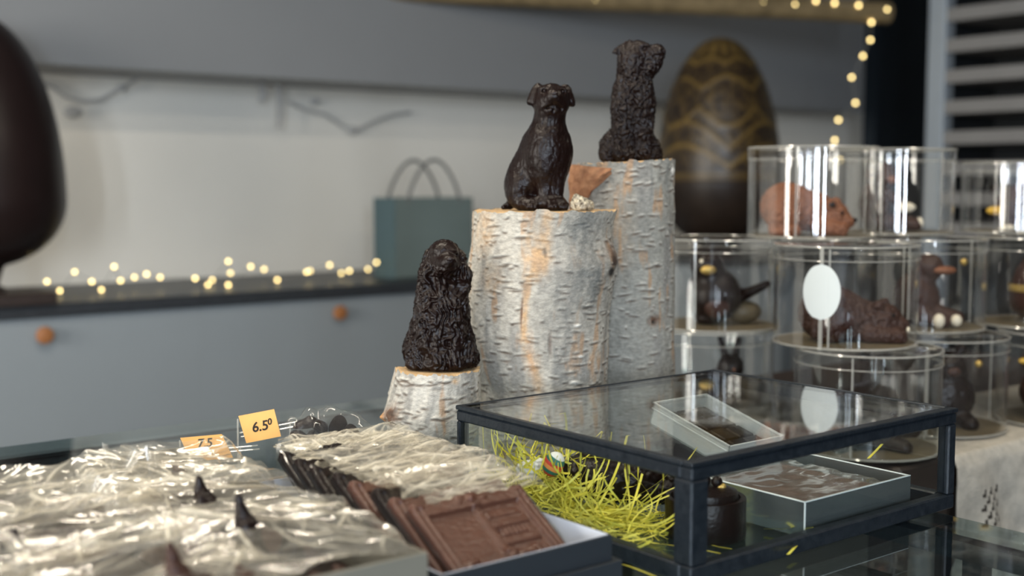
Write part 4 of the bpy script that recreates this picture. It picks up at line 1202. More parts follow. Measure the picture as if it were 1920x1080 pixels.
CR, CH = 0.1035, 0.147
def cyl_meshes():
    r, H, t = CR, CH, 0.0016
    w = MB().lathe([(r, 0.004), (r, H - 0.017), (r - t, H - 0.017), (r - t, 0.004), (r, 0.004)], 96, close=False).mesh('wall', True)
    w.materials.append(M['plastic'])
    ld = MB().lathe([(0.001, H - 0.0005), (r - 0.002, H - 0.0005), (r + 0.0012, H - 0.002), (r + 0.0012, H - 0.021)], 96, close=False).mesh('lid', True)
    ld.materials.append(M['plastic'])
    a = np.linspace(0, 2 * math.pi, 97); rings = []
    for nm, rr_, z, q_ in (('lid_edge', r + 0.0006, H - 0.0016, 0.0014), ('lid_hem', r + 0.0012, H - 0.021, 0.0007), ('base_edge', r, 0.0020, 0.0017)):
        me = MB().tube([(rr_ * math.cos(t_), rr_ * math.sin(t_), z) for t_ in a], q_, 6, False).mesh(nm, True); me.materials.append(M['plasticrim']); rings.append((nm, me))
    ds = MB().lathe([(0.001, 0.0004), (r - 0.002, 0.0004), (r - 0.002, 0.0028), (0.001, 0.0028)], 64, close=False).mesh('base_disc', False)
    ds.materials.append(M['basket'])
    sm = MB().box((-0.0012, -0.0012, 0.004), (0.0012, 0.0012, H - 0.004)).mesh('seam', False); sm.materials.append(M['plasticrim'])
    return w, ld, rings, ds, sm


CW, CL_, CRM, CDS, CSM = cyl_meshes()
LV = [TZ, TZ + CH + 0.0005, TZ + 2 * (CH + 0.0005)]
CYL = {}
def cylinder(key, px, D, row, label, sc=1.0):
    p = atd(px, 400, D)
    o = empty('clear_cylinder', (p[0], p[1], LV[row]), ROT, label, 'cylinder box', 'clear cylinder gift boxes on the lace table')
    for nm, me in [('wall', CW), ('lid', CL_), ('base_disc', CDS)] + CRM:
        q_ = link(nm, me, None, o); q_.scale = (sc, sc, sc)
    for a in (-2.05, 0.35):
        q_ = link('seam', CSM, None, o, (CR * sc * math.cos(a), CR * sc * math.sin(a), 0)); q_.scale = (sc, sc, sc)
    CYL[key] = (o, p[0], p[1], LV[row] + 0.003 * sc)
    return o


cylinder('botfront', 1634, 1.745, 0, 'clear cylinder box just behind the glass case, bottom row, under the stickered one')
cylinder('bot2', 1768, 1.90, 0, 'clear cylinder box at the lace cloth edge, bottom row, next to the glass case corner')
cylinder('bot3', 2008, 1.95, 0, 'clear cylinder box cut by the picture edge, bottom row')
cylinder('botleft', 1335, 1.995, 0, 'clear cylinder box behind the tallest birch log, bottom row')
cylinder('midfront', 1588, 1.79, 1, 'clear cylinder box with a white oval sticker, middle row')
cylinder('midleft', 1343, 2.0, 1, 'clear cylinder box with the round chocolate bird, middle row beside the tallest log')
cylinder('mid2', 1728, 1.985, 1, 'clear cylinder box with the duck-billed figure, middle row')
cylinder('mid3', 1957, 2.03, 1, 'clear cylinder box with a gold-banded egg, middle row at the picture edge')
cylinder('topleft', 1522, 2.0, 2, 'clear cylinder box with the crouching reddish bear, top row')
cylinder('top2', 1673, 2.14, 2, 'clear cylinder box with the sitting monkey, top row')
cylinder('top3', 1898, 2.20, 2, 'shorter clear cylinder box with the yellow-billed bird, top row at the picture edge', 0.86)
# white oval sticker and its paper strip on the front middle cylinder
o = CYL['midfront'][0]
def wrap_strip(a0, hw, z0, z1, oval, name, m, r=CR + 0.0016):
    n_, mz = 18, 24; V = []
    for i in range(mz + 1):
        z = z0 + (z1 - z0) * i / mz; u = 2 * i / mz - 1
        w = hw * (math.sqrt(max(1 - u * u, 0)) if oval else 1)
        for j in range(n_ + 1):
            a = a0 + (2 * j / n_ - 1) * w / r; V.append([r * math.cos(a), r * math.sin(a), z])
    V = np.array(V); k = n_ + 1
    i, j = np.meshgrid(np.arange(mz), np.arange(n_), indexing='ij')
    Q = np.stack([i * k + j, i * k + j + 1, (i + 1) * k + j + 1, (i + 1) * k + j], -1).reshape(-1, 4)
    V2 = V.copy(); V2[:, :2] *= (r - 0.0004) / r
    return link(name, make_mesh(name, np.concatenate([V, V2]), [Q, Q[:, ::-1] + len(V)], True), m, o)


a_st = -math.pi / 2 - math.asin((1588 - 1515) / 132) 
st_ = wrap_strip(a_st, 0.0275, 0.043, 0.122, True, 'sticker', M['sticker']); st_['label'] = 'white oval sticker'
st_ = wrap_strip(a_st, 0.0028, 0.0, 0.043, False, 'sealing_strip', M['plasticrim'])
st_ = wrap_strip(a_st, 0.0028, 0.122, CH - 0.002, False, 'sealing_strip', M['plasticrim'])

def animal(name, key, prims, k, m, label, cat, h=0.0018, fur=None, off=(0, 0), box=None, extra=(), rz=ROT):
    _, cx_, cy_, cz_ = CYL[key]
    dx, dy = off
    X = cx_ + dx * math.cos(ROT) - dy * math.sin(ROT); Y = cy_ + dx * math.sin(ROT) + dy * math.cos(ROT)
    lo, hi = box or ((-.095, -.07, 0), (.095, .07, .125))
    o = empty(name, (X, Y, cz_), rz, label, cat)
    link('body', sculpt(name, prims, k, lo, hi, h, fur), m, o)
    for nm, c, r, mm in extra: MB().sphere((0, 0, 0), r, 14, 9).build(nm, mm, o, True, c)
    return o


f1 = lambda V, N: 0.0012 * fbm(V * 110, 3, 2)
ff = lambda V, N: 0.0022 * (0.5 - np.abs(vnoise(V * np.array([260, 260, 160]), 4)) * 1.6) + .001 * vnoise(V * 300, 6)
animal('chocolate_bear', 'topleft', [ell((-0.033, 0, 0.046), (0.043, 0.042, 0.040)), ell((0.010, 0, 0.038), (0.036, 0.034, 0.032)), (ell((0.040, -0.014, 0.031), (0.025, 0.024, 0.023)), 0.010), (ell((0.058, -0.024, 0.022), (0.014, 0.013, 0.011)), 0.006), (ell((0.030, -0.032, 0.050), 0.0085), 0.004), (ell((0.048, 0.004, 0.053), 0.0085), 0.004),
       (cap((0.014, -0.034, 0.014), (0.046, -0.044, 0.010), 0.014, 0.011), 0.008), (cap((0.030, 0.02, 0.014), (0.060, 0.008, 0.010), 0.013, 0.010), 0.008), (ell((-0.046, -0.032, 0.028), (0.026, 0.016, 0.026)), 0.008), (cap((-0.060, -0.036, 0.008), (-0.030, -0.044, 0.008), 0.010), 0.006)], 0.016, M['chocr'],
       'reddish milk chocolate bear crouching with lowered head in a top row cylinder', 'chocolate animal', 0.0014, ff, (-0.008, 0),
       extra=[('nose', (0.070, -0.030, 0.025), (0.005, 0.004, 0.004), M['choc']), ('eye', (0.048, -0.038, 0.037), 0.0028, M['choc']), ('ear_hollow', (0.031, -0.040, 0.050), (0.005, 0.002, 0.005), M['choc'])])
animal('chocolate_monkey', 'top2', [ell((-0.028, 0.01, 0.045), (0.028, 0.026, 0.044)), (ell((-0.020, -0.004, 0.098), (0.024, 0.023, 0.024)), 0.01), (ell((-0.012, -0.022, 0.092), (0.013, 0.010, 0.011)), 0.005), (ell((-0.046, 0, 0.100), (0.006, 0.004, 0.009)), 0.004), (ell((0.006, 0, 0.100), (0.006, 0.004, 0.009)), 0.004),
       (cap((-0.030, -0.012, 0.018), (0.030, -0.034, 0.014), 0.015, 0.011), 0.008), (cap((-0.016, 0.012, 0.020), (0.038, 0.012, 0.016), 0.015, 0.011), 0.008), (cap((-0.046, -0.006, 0.070), (-0.030, -0.030, 0.036), 0.011, 0.008), 0.006), (cap((-0.010, -0.008, 0.066), (0.016, -0.024, 0.040), 0.010, 0.008), 0.006)], 0.014, M['chocm'],
       'brown chocolate monkey sitting with stretched legs in a top row cylinder', 'chocolate animal', 0.0018, f1, (0, 0),
       extra=[('muzzle', (-0.011, -0.026, 0.091), (0.010, 0.008, 0.008), M['chocr']), ('foot', (0.036, -0.036, 0.016), (0.007, 0.007, 0.010), M['cream']), ('banana', (0.012, -0.034, 0.043), (0.018, 0.009, 0.009), M['cream'])])
animal('chocolate_duck', 'top3', [ell((0.010, 0, 0.046), (0.046, 0.036, 0.040)), (ell((-0.022, -0.010, 0.040), (0.022, 0.020, 0.022)), 0.01), (cap((-0.02, -0.01, 0.016), (-0.02, -0.016, 0.004), 0.008), 0.006), (cap((0.02, -0.01, 0.016), (0.02, -0.016, 0.004), 0.008), 0.006)], 0.014, M['chocm'],
       'round brown chocolate bird with a yellow bill in the short top row cylinder', 'chocolate animal', 0.0018, f1, (0.01, 0),
       extra=[('bill', (-0.046, -0.016, 0.036), (0.018, 0.011, 0.008), M['yellow']), ('foot', (-0.030, -0.030, 0.006), (0.014, 0.014, 0.006), M['cream']), ('eye', (-0.030, -0.029, 0.050), 0.003, M['choc'])])
animal('chocolate_bird', 'midleft', [ell((0.0, 0, 0.048), (0.045, 0.042, 0.046)), (ell((-0.014, -0.012, 0.098), (0.027, 0.025, 0.026)), 0.014), (cap((0.036, 0.0, 0.042), (0.088, 0.0, 0.066), 0.011, 0.006), 0.01), (ell((-0.014, 0, 0.010), (0.02, 0.026, 0.010)), 0.008)], 0.014, M['choc'],
       'round dark chocolate bird with golden beak and raised tail in a middle row cylinder', 'chocolate animal', 0.0018, None, (-0.002, 0),
       extra=[('beak', (-0.016, -0.038, 0.092), (0.013, 0.007, 0.008), M['gold']), ('eye', (-0.026, -0.032, 0.106), 0.0035, M['cream']), ('belly_patch', (0.0, -0.031, 0.034), (0.022, 0.012, 0.022), M['chocm']), ('nest_egg', (0.052, 0.010, 0.019), (0.030, 0.022, 0.019), M['basket'])])
animal('chocolate_lion', 'midfront', [ell((-0.030, 0, 0.040), (0.046, 0.040, 0.042)), (ell((0.012, 0, 0.030), (0.040, 0.034, 0.030)), 0.02), (ell((0.046, -0.012, 0.034), (0.026, 0.024, 0.022)), 0.01), (ell((0.068, -0.022, 0.027), (0.013, 0.012, 0.010)), 0.006), (ell((0.034, -0.026, 0.054), 0.008), 0.004), (ell((0.052, 0.008, 0.054), 0.008), 0.004),
       (cap((0.020, -0.030, 0.012), (0.062, -0.036, 0.010), 0.013, 0.012), 0.008), (cap((0.03, 0.022, 0.012), (0.070, 0.010, 0.009), 0.013, 0.010), 0.008), (ell((-0.040, -0.034, 0.020), (0.026, 0.014, 0.020)), 0.008)], 0.016, M['chocm'],
       'shaggy brown chocolate animal lying with raised rump behind the white sticker', 'chocolate animal', 0.0015, ff, (0.008, 0),
       extra=[('eye', (0.053, -0.036, 0.041), 0.003, M['choc']), ('nose', (0.080, -0.028, 0.031), (0.004, 0.004, 0.0035), M['choc']), ('tooth', (0.076, -0.034, 0.020), (0.0025, 0.0025, 0.004), M['cream'])])
animal('chocolate_platypus', 'mid2', [ell((-0.010, 0, 0.044), (0.038, 0.036, 0.044)), (ell((0.006, -0.010, 0.096), (0.024, 0.023, 0.023)), 0.012), (cap((-0.01, -0.03, 0.020), (0.02, -0.046, 0.010), 0.012, 0.012), 0.008), (cap((0.02, -0.02, 0.024), (0.046, -0.034, 0.014), 0.012, 0.012), 0.008)], 0.014, M['chocm'],
       'brown chocolate figure with an orange bill and white feet in a middle row cylinder', 'chocolate animal', 0.0018, f1, (0.004, 0),
       extra=[('bill', (0.026, -0.028, 0.092), (0.020, 0.012, 0.007), M['chocr']), ('foot', (0.012, -0.050, 0.012), (0.010, 0.010, 0.012), M['cream']), ('foot', (0.042, -0.044, 0.012), (0.009, 0.009, 0.010), M['cream']), ('gold_bead', (0.060, -0.02, 0.105), 0.006, M['gold'])])
_, cx_, cy_, cz_ = CYL['mid3']
eg = empty('chocolate_egg', (cx_, cy_, cz_), ROT, 'chocolate egg with a gold band in the middle row cylinder at the picture edge', 'egg')
MB().lathe(egg_profile(0.118, 0.050, 30), 40).build('egg_shell', M['chocm'], eg, True)
MB().lathe([(0.0505, 0.052), (0.0515, 0.054), (0.0515, 0.062), (0.0505, 0.064)], 40, close=False).build('band', M['gold'], eg, True)
blob = [ell((0, 0, 0.045), (0.045, 0.042, 0.046)), (ell((0.0, -0.012, 0.092), (0.028, 0.026, 0.026)), 0.012), (cap((-0.02, -0.03, 0.014), (-0.024, -0.046, 0.008), 0.013), 0.006), (cap((0.02, -0.03, 0.014), (0.024, -0.046, 0.008), 0.013), 0.006), (ell((-0.022, 0, 0.118), 0.009), 0.005), (ell((0.022, 0, 0.118), 0.009), 0.005)]
animal('chocolate_cub', 'bot2', blob, 0.014, M['choc'], 'dark chocolate cub sitting in the bottom row cylinder at the lace cloth edge', 'chocolate animal', 0.002, f1, (0.012, 0), box=((-.06, -.065, 0), (.06, .06, .135)),
       extra=[('muzzle', (0, -0.036, 0.088), (0.011, 0.008, 0.008), M['chocm']), ('foot', (-0.024, -0.054, 0.011), (0.009, 0.006, 0.009), M['cream']), ('gold_bead', (0.040, -0.03, 0.100), 0.006, M['gold'])])
animal('chocolate_hen', 'bot3', [ell((0, 0, 0.045), (0.05, 0.042, 0.046)), (ell((-0.03, -0.012, 0.095), (0.024, 0.022, 0.024)), 0.014), (ell((0.045, 0, 0.08), (0.014, 0.02, 0.03)), 0.012)], 0.014, M['chocm'], 'brown chocolate hen in the bottom row cylinder at the picture edge', 'chocolate animal', 0.002, f1, (-0.02, 0),
       extra=[('beak', (-0.054, -0.016, 0.095), (0.008, 0.005, 0.005), M['yellow'])])
animal('chocolate_turtle', 'botfront', [ell((0.0, 0, 0.022), (0.062, 0.050, 0.034)), (ell((0.066, -0.012, 0.028), (0.018, 0.016, 0.016)), 0.008), (cap((0.03, -0.04, 0.012), (0.046, -0.054, 0.007), 0.011), 0.006), (cap((-0.03, -0.04, 0.012), (-0.046, -0.050, 0.007), 0.011), 0.006)], 0.012, M['choc'], 'dark chocolate turtle in the bottom row cylinder behind the glass case', 'chocolate animal', 0.002, f1, (-0.006, 0),
       extra=[('eye', (0.074, -0.027, 0.034), 0.003, M['cream'])])
animal('chocolate_rabbit', 'botleft', [ell((0, 0, 0.036), (0.04, 0.034, 0.037)), (ell((0.012, -0.014, 0.078), (0.022, 0.02, 0.021)), 0.012), (cap((0.004, -0.008, 0.095), (-0.004, -0.004, 0.122), 0.006, 0.005), 0.005), (cap((0.020, -0.008, 0.095), (0.026, -0.004, 0.122), 0.006, 0.005), 0.005)], 0.012, M['choc'], 'dark chocolate rabbit in the bottom row cylinder behind the tallest log', 'chocolate animal', 0.002, f1, (0.02, 0), box=((-.06, -.06, 0), (.06, .06, .135)),
       extra=[('nose', (0.014, -0.034, 0.077), 0.003, M['chocr'])])

# ---------------------------------------------------------------- boxes of wrapped chocolate
def card_box(name, x0, x1, y0, y1, z0, zb, z1, mout, label, step=True, lip=0.0):
    o = empty(name, ((x0 + x1) / 2, (y0 + y1) / 2, z0), 0, label, 'box', 'open card boxes of wrapped chocolate')
    hx, hy = (x1 - x0) / 2, (y1 - y0) / 2; t = 0.0025; H = z1 - z0
    for lo, hi, nm in (((-hx, -hy, 0), (hx, -hy + t, H), 'front_wall'), ((-hx, hy - t, 0), (hx, hy, H), 'back_wall'), ((-hx, -hy + t, 0), (-hx + t, hy - t, H), 'side_wall'), ((hx - t, -hy + t, 0), (hx, hy - t, H), 'side_wall'), ((-hx + t, -hy + t, 0), (hx - t, hy - t, t), 'bottom')):
        MB().box(lo, hi, 0.0006).build(nm, mout, o)
    li = MB(); s = 0.0006; z9 = H + 0.0002
    li.box((-hx + t, -hy + t, 0.004), (hx - t, -hy + t + s, z9)); li.box((-hx + t, hy - t - s, 0.004), (hx - t, hy - t, z9)); li.box((-hx + t, -hy + t, 0.004), (-hx + t + s, hy - t, z9)); li.box((hx - t - s, -hy + t, 0.004), (hx - t, hy - t, z9))
    li.box((-hx + t + s, -hy + t + s, t), (hx - t - s, hy - t - s, t + s))
    li.build('lining', M['gedge'] if step else M['gpale'], o)
    if step:
        q_ = MB(); g_ = 0.006; hb = zb - z0
        q_.box((-hx - g_, -hy - g_, 0), (hx + g_, -hy - 0.0006, hb), 0.0006); q_.box((-hx - g_, hy + .0006, 0), (hx + g_, hy + g_, hb)); q_.box((-hx - g_, -hy - .0006, 0), (-hx - .0006, hy + .0006, hb)); q_.box((hx + .0006, -hy - .0006, 0), (hx + g_, hy + .0006, hb))
        q_.build('lower_tray', mout, o)
    return o


BX0, BX1, BY0, BY1 = 0.502, 0.674, 0.717, 1.06
card_box('card_box', BX0, BX1, BY0, BY1, CT, 0.930, 0.951, M['gbox'], 'slate-blue card box filled with a row of wrapped chocolate tablets')
LX0, LX1, LY0, LY1 = 0.10, 0.484, 0.708, 1.15
card_box('card_box', LX0, LX1, LY0, LY1, CT, 0.93, 0.975, M['gpale'], 'pale grey card box filled with bags of chocolate peaks', False)

# relief tablet
TW, TL, TT = 0.114, 0.096, 0.0085
def tablet_mesh():
    nx, ny = 150, 126
    x = np.linspace(-TW / 2, TW / 2, nx); y = np.linspace(0, TL, ny)
    Xg, Yg = np.meshgrid(x, y, indexing='ij')
    u = Xg / TW + 0.5; v = Yg / TL
    h = np.zeros_like(u)
    def st(a, b, x): t_ = np.clip((x - a) / (b - a), 0, 1); return t_ * t_ * (3 - 2 * t_)
    def rect(u0, u1, v0, v1, e=0.012): return st(u0 - e, u0, u) * (1 - st(u1, u1 + e, u)) * st(v0 - e, v0, v) * (1 - st(v1, v1 + e, v))
    h += 0.0042 * (1 - rect(0.11, 0.89, -0.2, 0.84, 0.02))               # raised picture frame
    h -= 0.0012 * (rect(0.045, 0.065, 0, 0.93, .006) + rect(0.935, 0.955, 0, 0.93, .006))
    h += 0.0030 * rect(0.49, 0.535, 0.18, 0.86) + 0.0026 * rect(0.55, 0.86, 0.40, 0.47) + 0.0026 * rect(0.55, 0.86, 0.60, 0.655) + 0.0013 * rect(0.57, 0.84, 0.72, 0.77)
    h -= 0.0012 * (rect(0.555, 0.60, 0.50, 0.57) + rect(0.57, 0.80, 0.485, 0.50))
    h += 0.0010 * rect(0.55, 0.86, 0.50, 0.585) * (0.5 + 0.5 * np.sin(u * 160))
    h += 0.0030 * rect(0.14, 0.47, -0.1, 0.30, 0.05) * np.clip(fbm(np.stack([u * 14, v * 14, 0 * u], -1), 3, 3) + 0.4, 0, 1.4)
    h += 0.0034 * rect(0.50, 0.78, -0.1, 0.33, 0.04) * np.clip(fbm(np.stack([u * 11, v * 11, 0 * u + 3], -1), 8, 3) + 0.4, 0, 1.4)
    h += 0.0030 * np.exp(-(((u - 0.5) / 0.14) ** 2 + ((v - 0.935) / 0.05) ** 2)) * (1 + 0.6 * fbm(np.stack([u * 26, v * 26, 0 * u], -1), 5, 3))
    for c in (0.04, 0.96): h += 0.0022 * np.exp(-(((u - c) / 0.07) ** 2 + ((v - 0.95) / 0.06) ** 2)) * (1 + 0.5 * fbm(np.stack([u * 26, v * 26, 0 * u], -1), 6, 3))
    h += 0.00025 * fbm(np.stack([u * 40, v * 40, 0 * u], -1), 9, 3)
    # baroque upper outline
    top = 0.004 * np.exp(-((u - 0.5) / 0.16) ** 2) + 0.003 * (np.exp(-((u - 0.03) / 0.06) ** 2) + np.exp(-((u - 0.97) / 0.06) ** 2)) + 0.0010 * np.sin(u * 50) - 0.002
    Yw = Yg + top * st(0.85, 1.0, v)
    ins = np.minimum(np.minimum(u, 1 - u) * TW, np.minimum(v, 1 - v + 0.0) * TL)
    h = TT - 0.0035 + h - 0.0018 * np.clip(1 - ins / 0.0022, 0, 1) ** 2
    V = np.stack([Xg, Yw, h], -1).reshape(-1, 3)
    i, j = np.meshgrid(np.arange(nx - 1), np.arange(ny - 1), indexing='ij')
    Q = np.stack([i * ny + j, (i + 1) * ny + j, (i + 1) * ny + j + 1, i * ny + j + 1], -1).reshape(-1, 4)
    I = np.arange(nx * ny).reshape(nx, ny)
    loop = np.concatenate([I[:, 0], I[-1, 1:], I[-2::-1, -1], I[0, -2:0:-1]])
    B = V[loop].copy(); B[:, 2] = 0; nb = len(loop); o0 = len(V)
    k = np.arange(nb); k2 = (k + 1) % nb
    S_ = np.stack([loop[k2], loop[k], o0 + k, o0 + k2], -1)
    return make_mesh('chocolate_tablet', np.concatenate([V, B]), [Q, S_, (np.arange(nb) + o0)[::-1]], True)


TM = {'m': tablet_mesh(), 'd': None}
TM['m'].materials.append(M['choct'])
TM['d'] = TM['m'].copy(); TM['d'].materials.clear(); TM['d'].materials.append(M['choc'])


def crease(X, Y, seed, ang, f=26.0, o=4):
    """sharp ridged creases, mostly along one direction"""
    ca, sa = math.cos(ang), math.sin(ang)
    u = X * ca + Y * sa; v = -X * sa + Y * ca
    wq = np.stack([u * 12, v * 12, 0 * u + seed], -1)
    u = u + 0.030 * vnoise(wq, seed + 1); v = v + 0.022 * vnoise(wq, seed + 2)
    r, a, ff_ = 0, 1.0, f
    for i in range(o):
        n_ = vnoise(np.stack([u * ff_ * 0.26, v * ff_, 0 * u + i * 3.7], -1), seed + 10 * i)
        r = r + a * (1 - np.abs(n_)) ** 2.2; ff_ *= 1.9; a *= 0.52
    return r


def sheet(xs0, xs1, ys0, ys1, zfun, seed, amp, ang, f=26.0, res=0.0014, edge=0.006, folds=38):
    nx = int((xs1 - xs0) / res) + 2; ny = int((ys1 - ys0) / res) + 2
    x = np.linspace(0, 1, nx); y = np.linspace(0, 1, ny)
    U, Vv = np.meshgrid(x, y, indexing='ij')
    e1 = edge * vnoise(np.stack([Vv * 5, 0 * Vv, 0 * Vv + seed], -1), seed + 3); e2 = edge * vnoise(np.stack([U * 5, 0 * U + 3, 0 * U + seed], -1), seed + 4)
    X = xs0 + (xs1 - xs0) * U + e1; Y = ys0 + (ys1 - ys0) * Vv + e2
    r = crease(X, Y, seed, ang, f)
    Z = zfun(X, Y, U, Vv) + amp * (r - 1.1)
    i, j = np.meshgrid(np.arange(nx - 1), np.arange(ny - 1), indexing='ij')
    Q = np.stack([i * ny + j, (i + 1) * ny + j, (i + 1) * ny + j + 1, i * ny + j + 1], -1).reshape(-1, 4)
        # folds: long thin welts of doubled film, ridge glints painted in white
    rg = np.random.RandomState(seed); mask = np.zeros_like(X)
    sx, sy = xs1 - xs0, ys1 - ys0
    for k in range(folds):
        a_ = ang + rg.normal(0, 0.28) if k % 4 else rg.uniform(0, math.pi)
        cx_, cy_ = xs0 + sx * rg.rand(), ys0 + sy * rg.rand()
        du = (X - cx_) * math.cos(a_) + (Y - cy_) * math.sin(a_); dv = -(X - cx_) * math.sin(a_) + (Y - cy_) * math.cos(a_)
        dv = dv - rg.normal(0, 3.0) * du ** 2 - 0.004 * np.sin(du * 60 + k) * rg.rand()
        L_h = rg.uniform(0.02, 0.075); g = np.exp(-(dv / rg.uniform(0.0010, 0.0019)) ** 2) * np.clip(1.3 * (1 - np.abs(du) / L_h), 0, 1)
        mask = np.maximum(mask, g * rg.uniform(0.35, 1.0))
    Z = Z + 0.0016 * mask
    mask = np.clip(mask + 0.55 * np.clip(r - 1.55, 0, 1), 0, 1)
    return np.stack([X, Y, Z], -1).reshape(-1, 3), Q, np.repeat(mask.reshape(-1, 1), 3, 1)


TH = math.radians(31)
rng = np.random.RandomState(12)
NT = 8
for i in range(NT):
    ytop = 0.797 + i * 0.0325; ztop = 0.974 + 0.0006 * i
    kind = 'm' if i in (0, 1, 3) else 'd'
    dx = [0.0, -0.003, 0.002, -0.002, 0.001, -0.004, -0.002, 0.0, -0.003][i]
    y0 = ytop - TL * math.cos(TH); z0 = ztop - TL * math.sin(TH)
    y0 = max(y0, BY0 + 0.006); 
    ords = ['front', 'second', 'third', 'fourth', 'fifth', 'sixth', 'seventh', 'eighth', 'ninth']
    lab = 'wrapped milk chocolate relief tablet, fully visible in front of the slate-blue box' if i == 0 else '%s wrapped %s tablet behind the fully visible one in the slate-blue box' % (ords[i], 'milk chocolate' if kind == 'm' else 'dark chocolate')
    th = math.atan2(ztop - z0, ytop - y0)
    o = empty('wrapped_tablet', (0.586 + dx, y0, z0), 0, lab, 'chocolate tablet', 'wrapped tablets in the slate-blue box')
    q_ = link('chocolate', TM[kind], None, o, (0, 0, 0), (TH, 0, 0.0))
    # taut film over the face and along the sides
    c_, s_ = math.cos(TH), math.sin(TH)
    n = 24; uu = np.linspace(-TW / 2 - 0.003, TW / 2 + 0.004, n); vv = np.linspace(0.003, TL + 0.002, n)
    U, Vv = np.meshgrid(uu, vv, indexing='ij'); hz = TT + 0.0035 + 0.0008 * fbm(np.stack([U * 60, Vv * 25, 0 * U + i], -1), 5, 2)
    e_ = np.clip((np.abs(U) - (TW / 2 - 0.002)) / 0.005, 0, 1); hz = hz - e_ * 0.010
    P = np.stack([U, Vv * c_ - hz * s_, Vv * s_ + hz * c_], -1).reshape(-1, 3)
    ii, jj = np.meshgrid(np.arange(n - 1), np.arange(n - 1), indexing='ij')
    Q = np.stack([ii * n + jj, (ii + 1) * n + jj, (ii + 1) * n + jj + 1, ii * n + jj + 1], -1).reshape(-1, 4)
    link('wrapper_face', make_mesh('wrapper_face', P, [Q], True), M['filmc'], o)
    # loose tail of the wrapper, folded back over the tablets behind
    def zf(X, Y, U, Vv, i=i):
        base = ztop - z0 + 0.006 + 0.010 * np.sin(np.clip(Vv, 0, 1) * 2.2) + 0.0011 * i - 0.0115 * max(0, min(1, (i - 2) / 3))
        return base - 0.006 * np.clip((U - 0.85) / 0.15, 0, 1) ** 2
    wtail = 0.150 + 0.01 * rng.rand(); x0_ = -TW / 2 + 0.012 + 0.008 * rng.rand()
    V, Q, mk = sheet(x0_, x0_ + wtail * (0.82 + 0.02 * i), ytop - y0 + 0.001, ytop - y0 + (0.080 + 0.02 * rng.rand() if i < 5 else 1.055 - ytop), zf, 40 + i, 0.0052, 0.15 * rng.randn() + 0.1, 30.0)
    link('wrapper_tail', make_mesh('wrapper_tail', V, [Q], True, mk), M['film'], o)

# bags of chocolate peaks in the pale box
def peak_mesh(seed, H, R0):
    return sculpt('peak', [cap((0, 0, 0.004), (0.002, 0, H * 0.55), R0, R0 * 0.55), (cap((0.002, 0, H * 0.55), (-0.004, 0, H), R0 * 0.5, R0 * 0.12), 0.006), ell((0.002, 0, 0.006), (R0 * 1.25, R0 * 0.8, 0.010))], 0.008,
                  (-R0 * 1.5, -R0 * 1.4, 0), (R0 * 1.6, R0 * 1.4, H + 0.008), 0.0013, lambda V, N: 0.0012 * fbm(V * 140 + seed, seed, 3))


peaks = [  # px, py of the tip, tip height, kind, label
    (380, 888, 1.004, 'd', 0.018, 'tall pointed dark chocolate peak behind the bags, near the lower price card'),
    (457, 922, 1.012, 'd', 0.018, 'tall pointed dark chocolate peak in the middle of the bags'),
    (350, 1024, 1.010, 'm', 0.019, 'pointed milk chocolate peak in the nearest bag'),
    (38, 984, 0.994, 'd', 0.014, 'pointed dark chocolate peak at the far left of the bags, the taller of two'),
    (10, 1008, 0.990, 'd', 0.012, 'small dark chocolate peak at the far left picture edge'),
    (541, 967, 0.990, 'd', 0.008, 'tiny dark chocolate tip poking up beside the tablet row'),
    (333, 862, 0.988, 'm', 0.015, 'brown chocolate lump just below the lower price card'),
    (290, 918, 0.982, 'm', 0.014, 'brown chocolate lump under crumpled film, left of the tallest peak'),
    (322, 940, 0.984, 'd', 0.009, 'small dark chocolate curl left of the tallest peak'),
    (480, 1068, 0.985, 'm', 0.020, 'broad milk chocolate lump in the nearest bag at the bottom edge'),
    (640, 1050, 0.976, 'm', 0.010, 'round milk chocolate lump at the box corner'),
    (600, 1066, 0.974, 'm', 0.010, 'small round milk chocolate lump along the pale box rim'),
    (165, 1062, 0.980, 'm', 0.014, 'brown chocolate lump under film at the bottom left'),
]
ptent = []
pk_base = CT + 0.0035
for i, (px_, py_, zt, kd, r0, lab) in enumerate(peaks):
    p = atz(px_, py_, zt)
    base = 0.951
    H = zt - base
    me = peak_mesh(i + 1, H - 0.004, r0)
    xx = min(p[0], LX1 - 0.012 - r0 * 0.6); p[1] = max(p[1], LY0 + 0.012 + r0)
    o = link('chocolate_peak', me, M['choc'] if kd == 'd' else M['chocm'], None, (xx, p[1], base), (0, 0, ROT))
    tag(o, lab, 'chocolate', 'chocolate peaks in the pale box')
    ptent.append((xx, p[1], zt, r0))
# layer of chocolate slabs the peaks stand on
slab_labels = 0
for a in range(3):
    for b in range(4):
        o = MB().box((-0.058, -0.051, 0), (0.058, 0.051, 0.046), 0.004).build('chocolate_slab', M['chocm'] if (a + b) % 2 else M['choc'], None, False, (0.165 + a * 0.122, 0.765 + b * 0.107, CT + 0.0045))
        tag(o, 'thick chocolate slab lying under the crumpled bags in the pale box', 'chocolate', 'slabs under the bags in the pale box')


def bag_z(X, Y, base):
    z = np.full_like(X, base)
    for (x, y, zt, r) in ptent:
        d = np.hypot(X - x, (Y - y)); z = np.maximum(z, base + np.clip(zt - 0.022 - base, 0, 1) * np.exp(-(d / 0.030) ** 2))
    return z


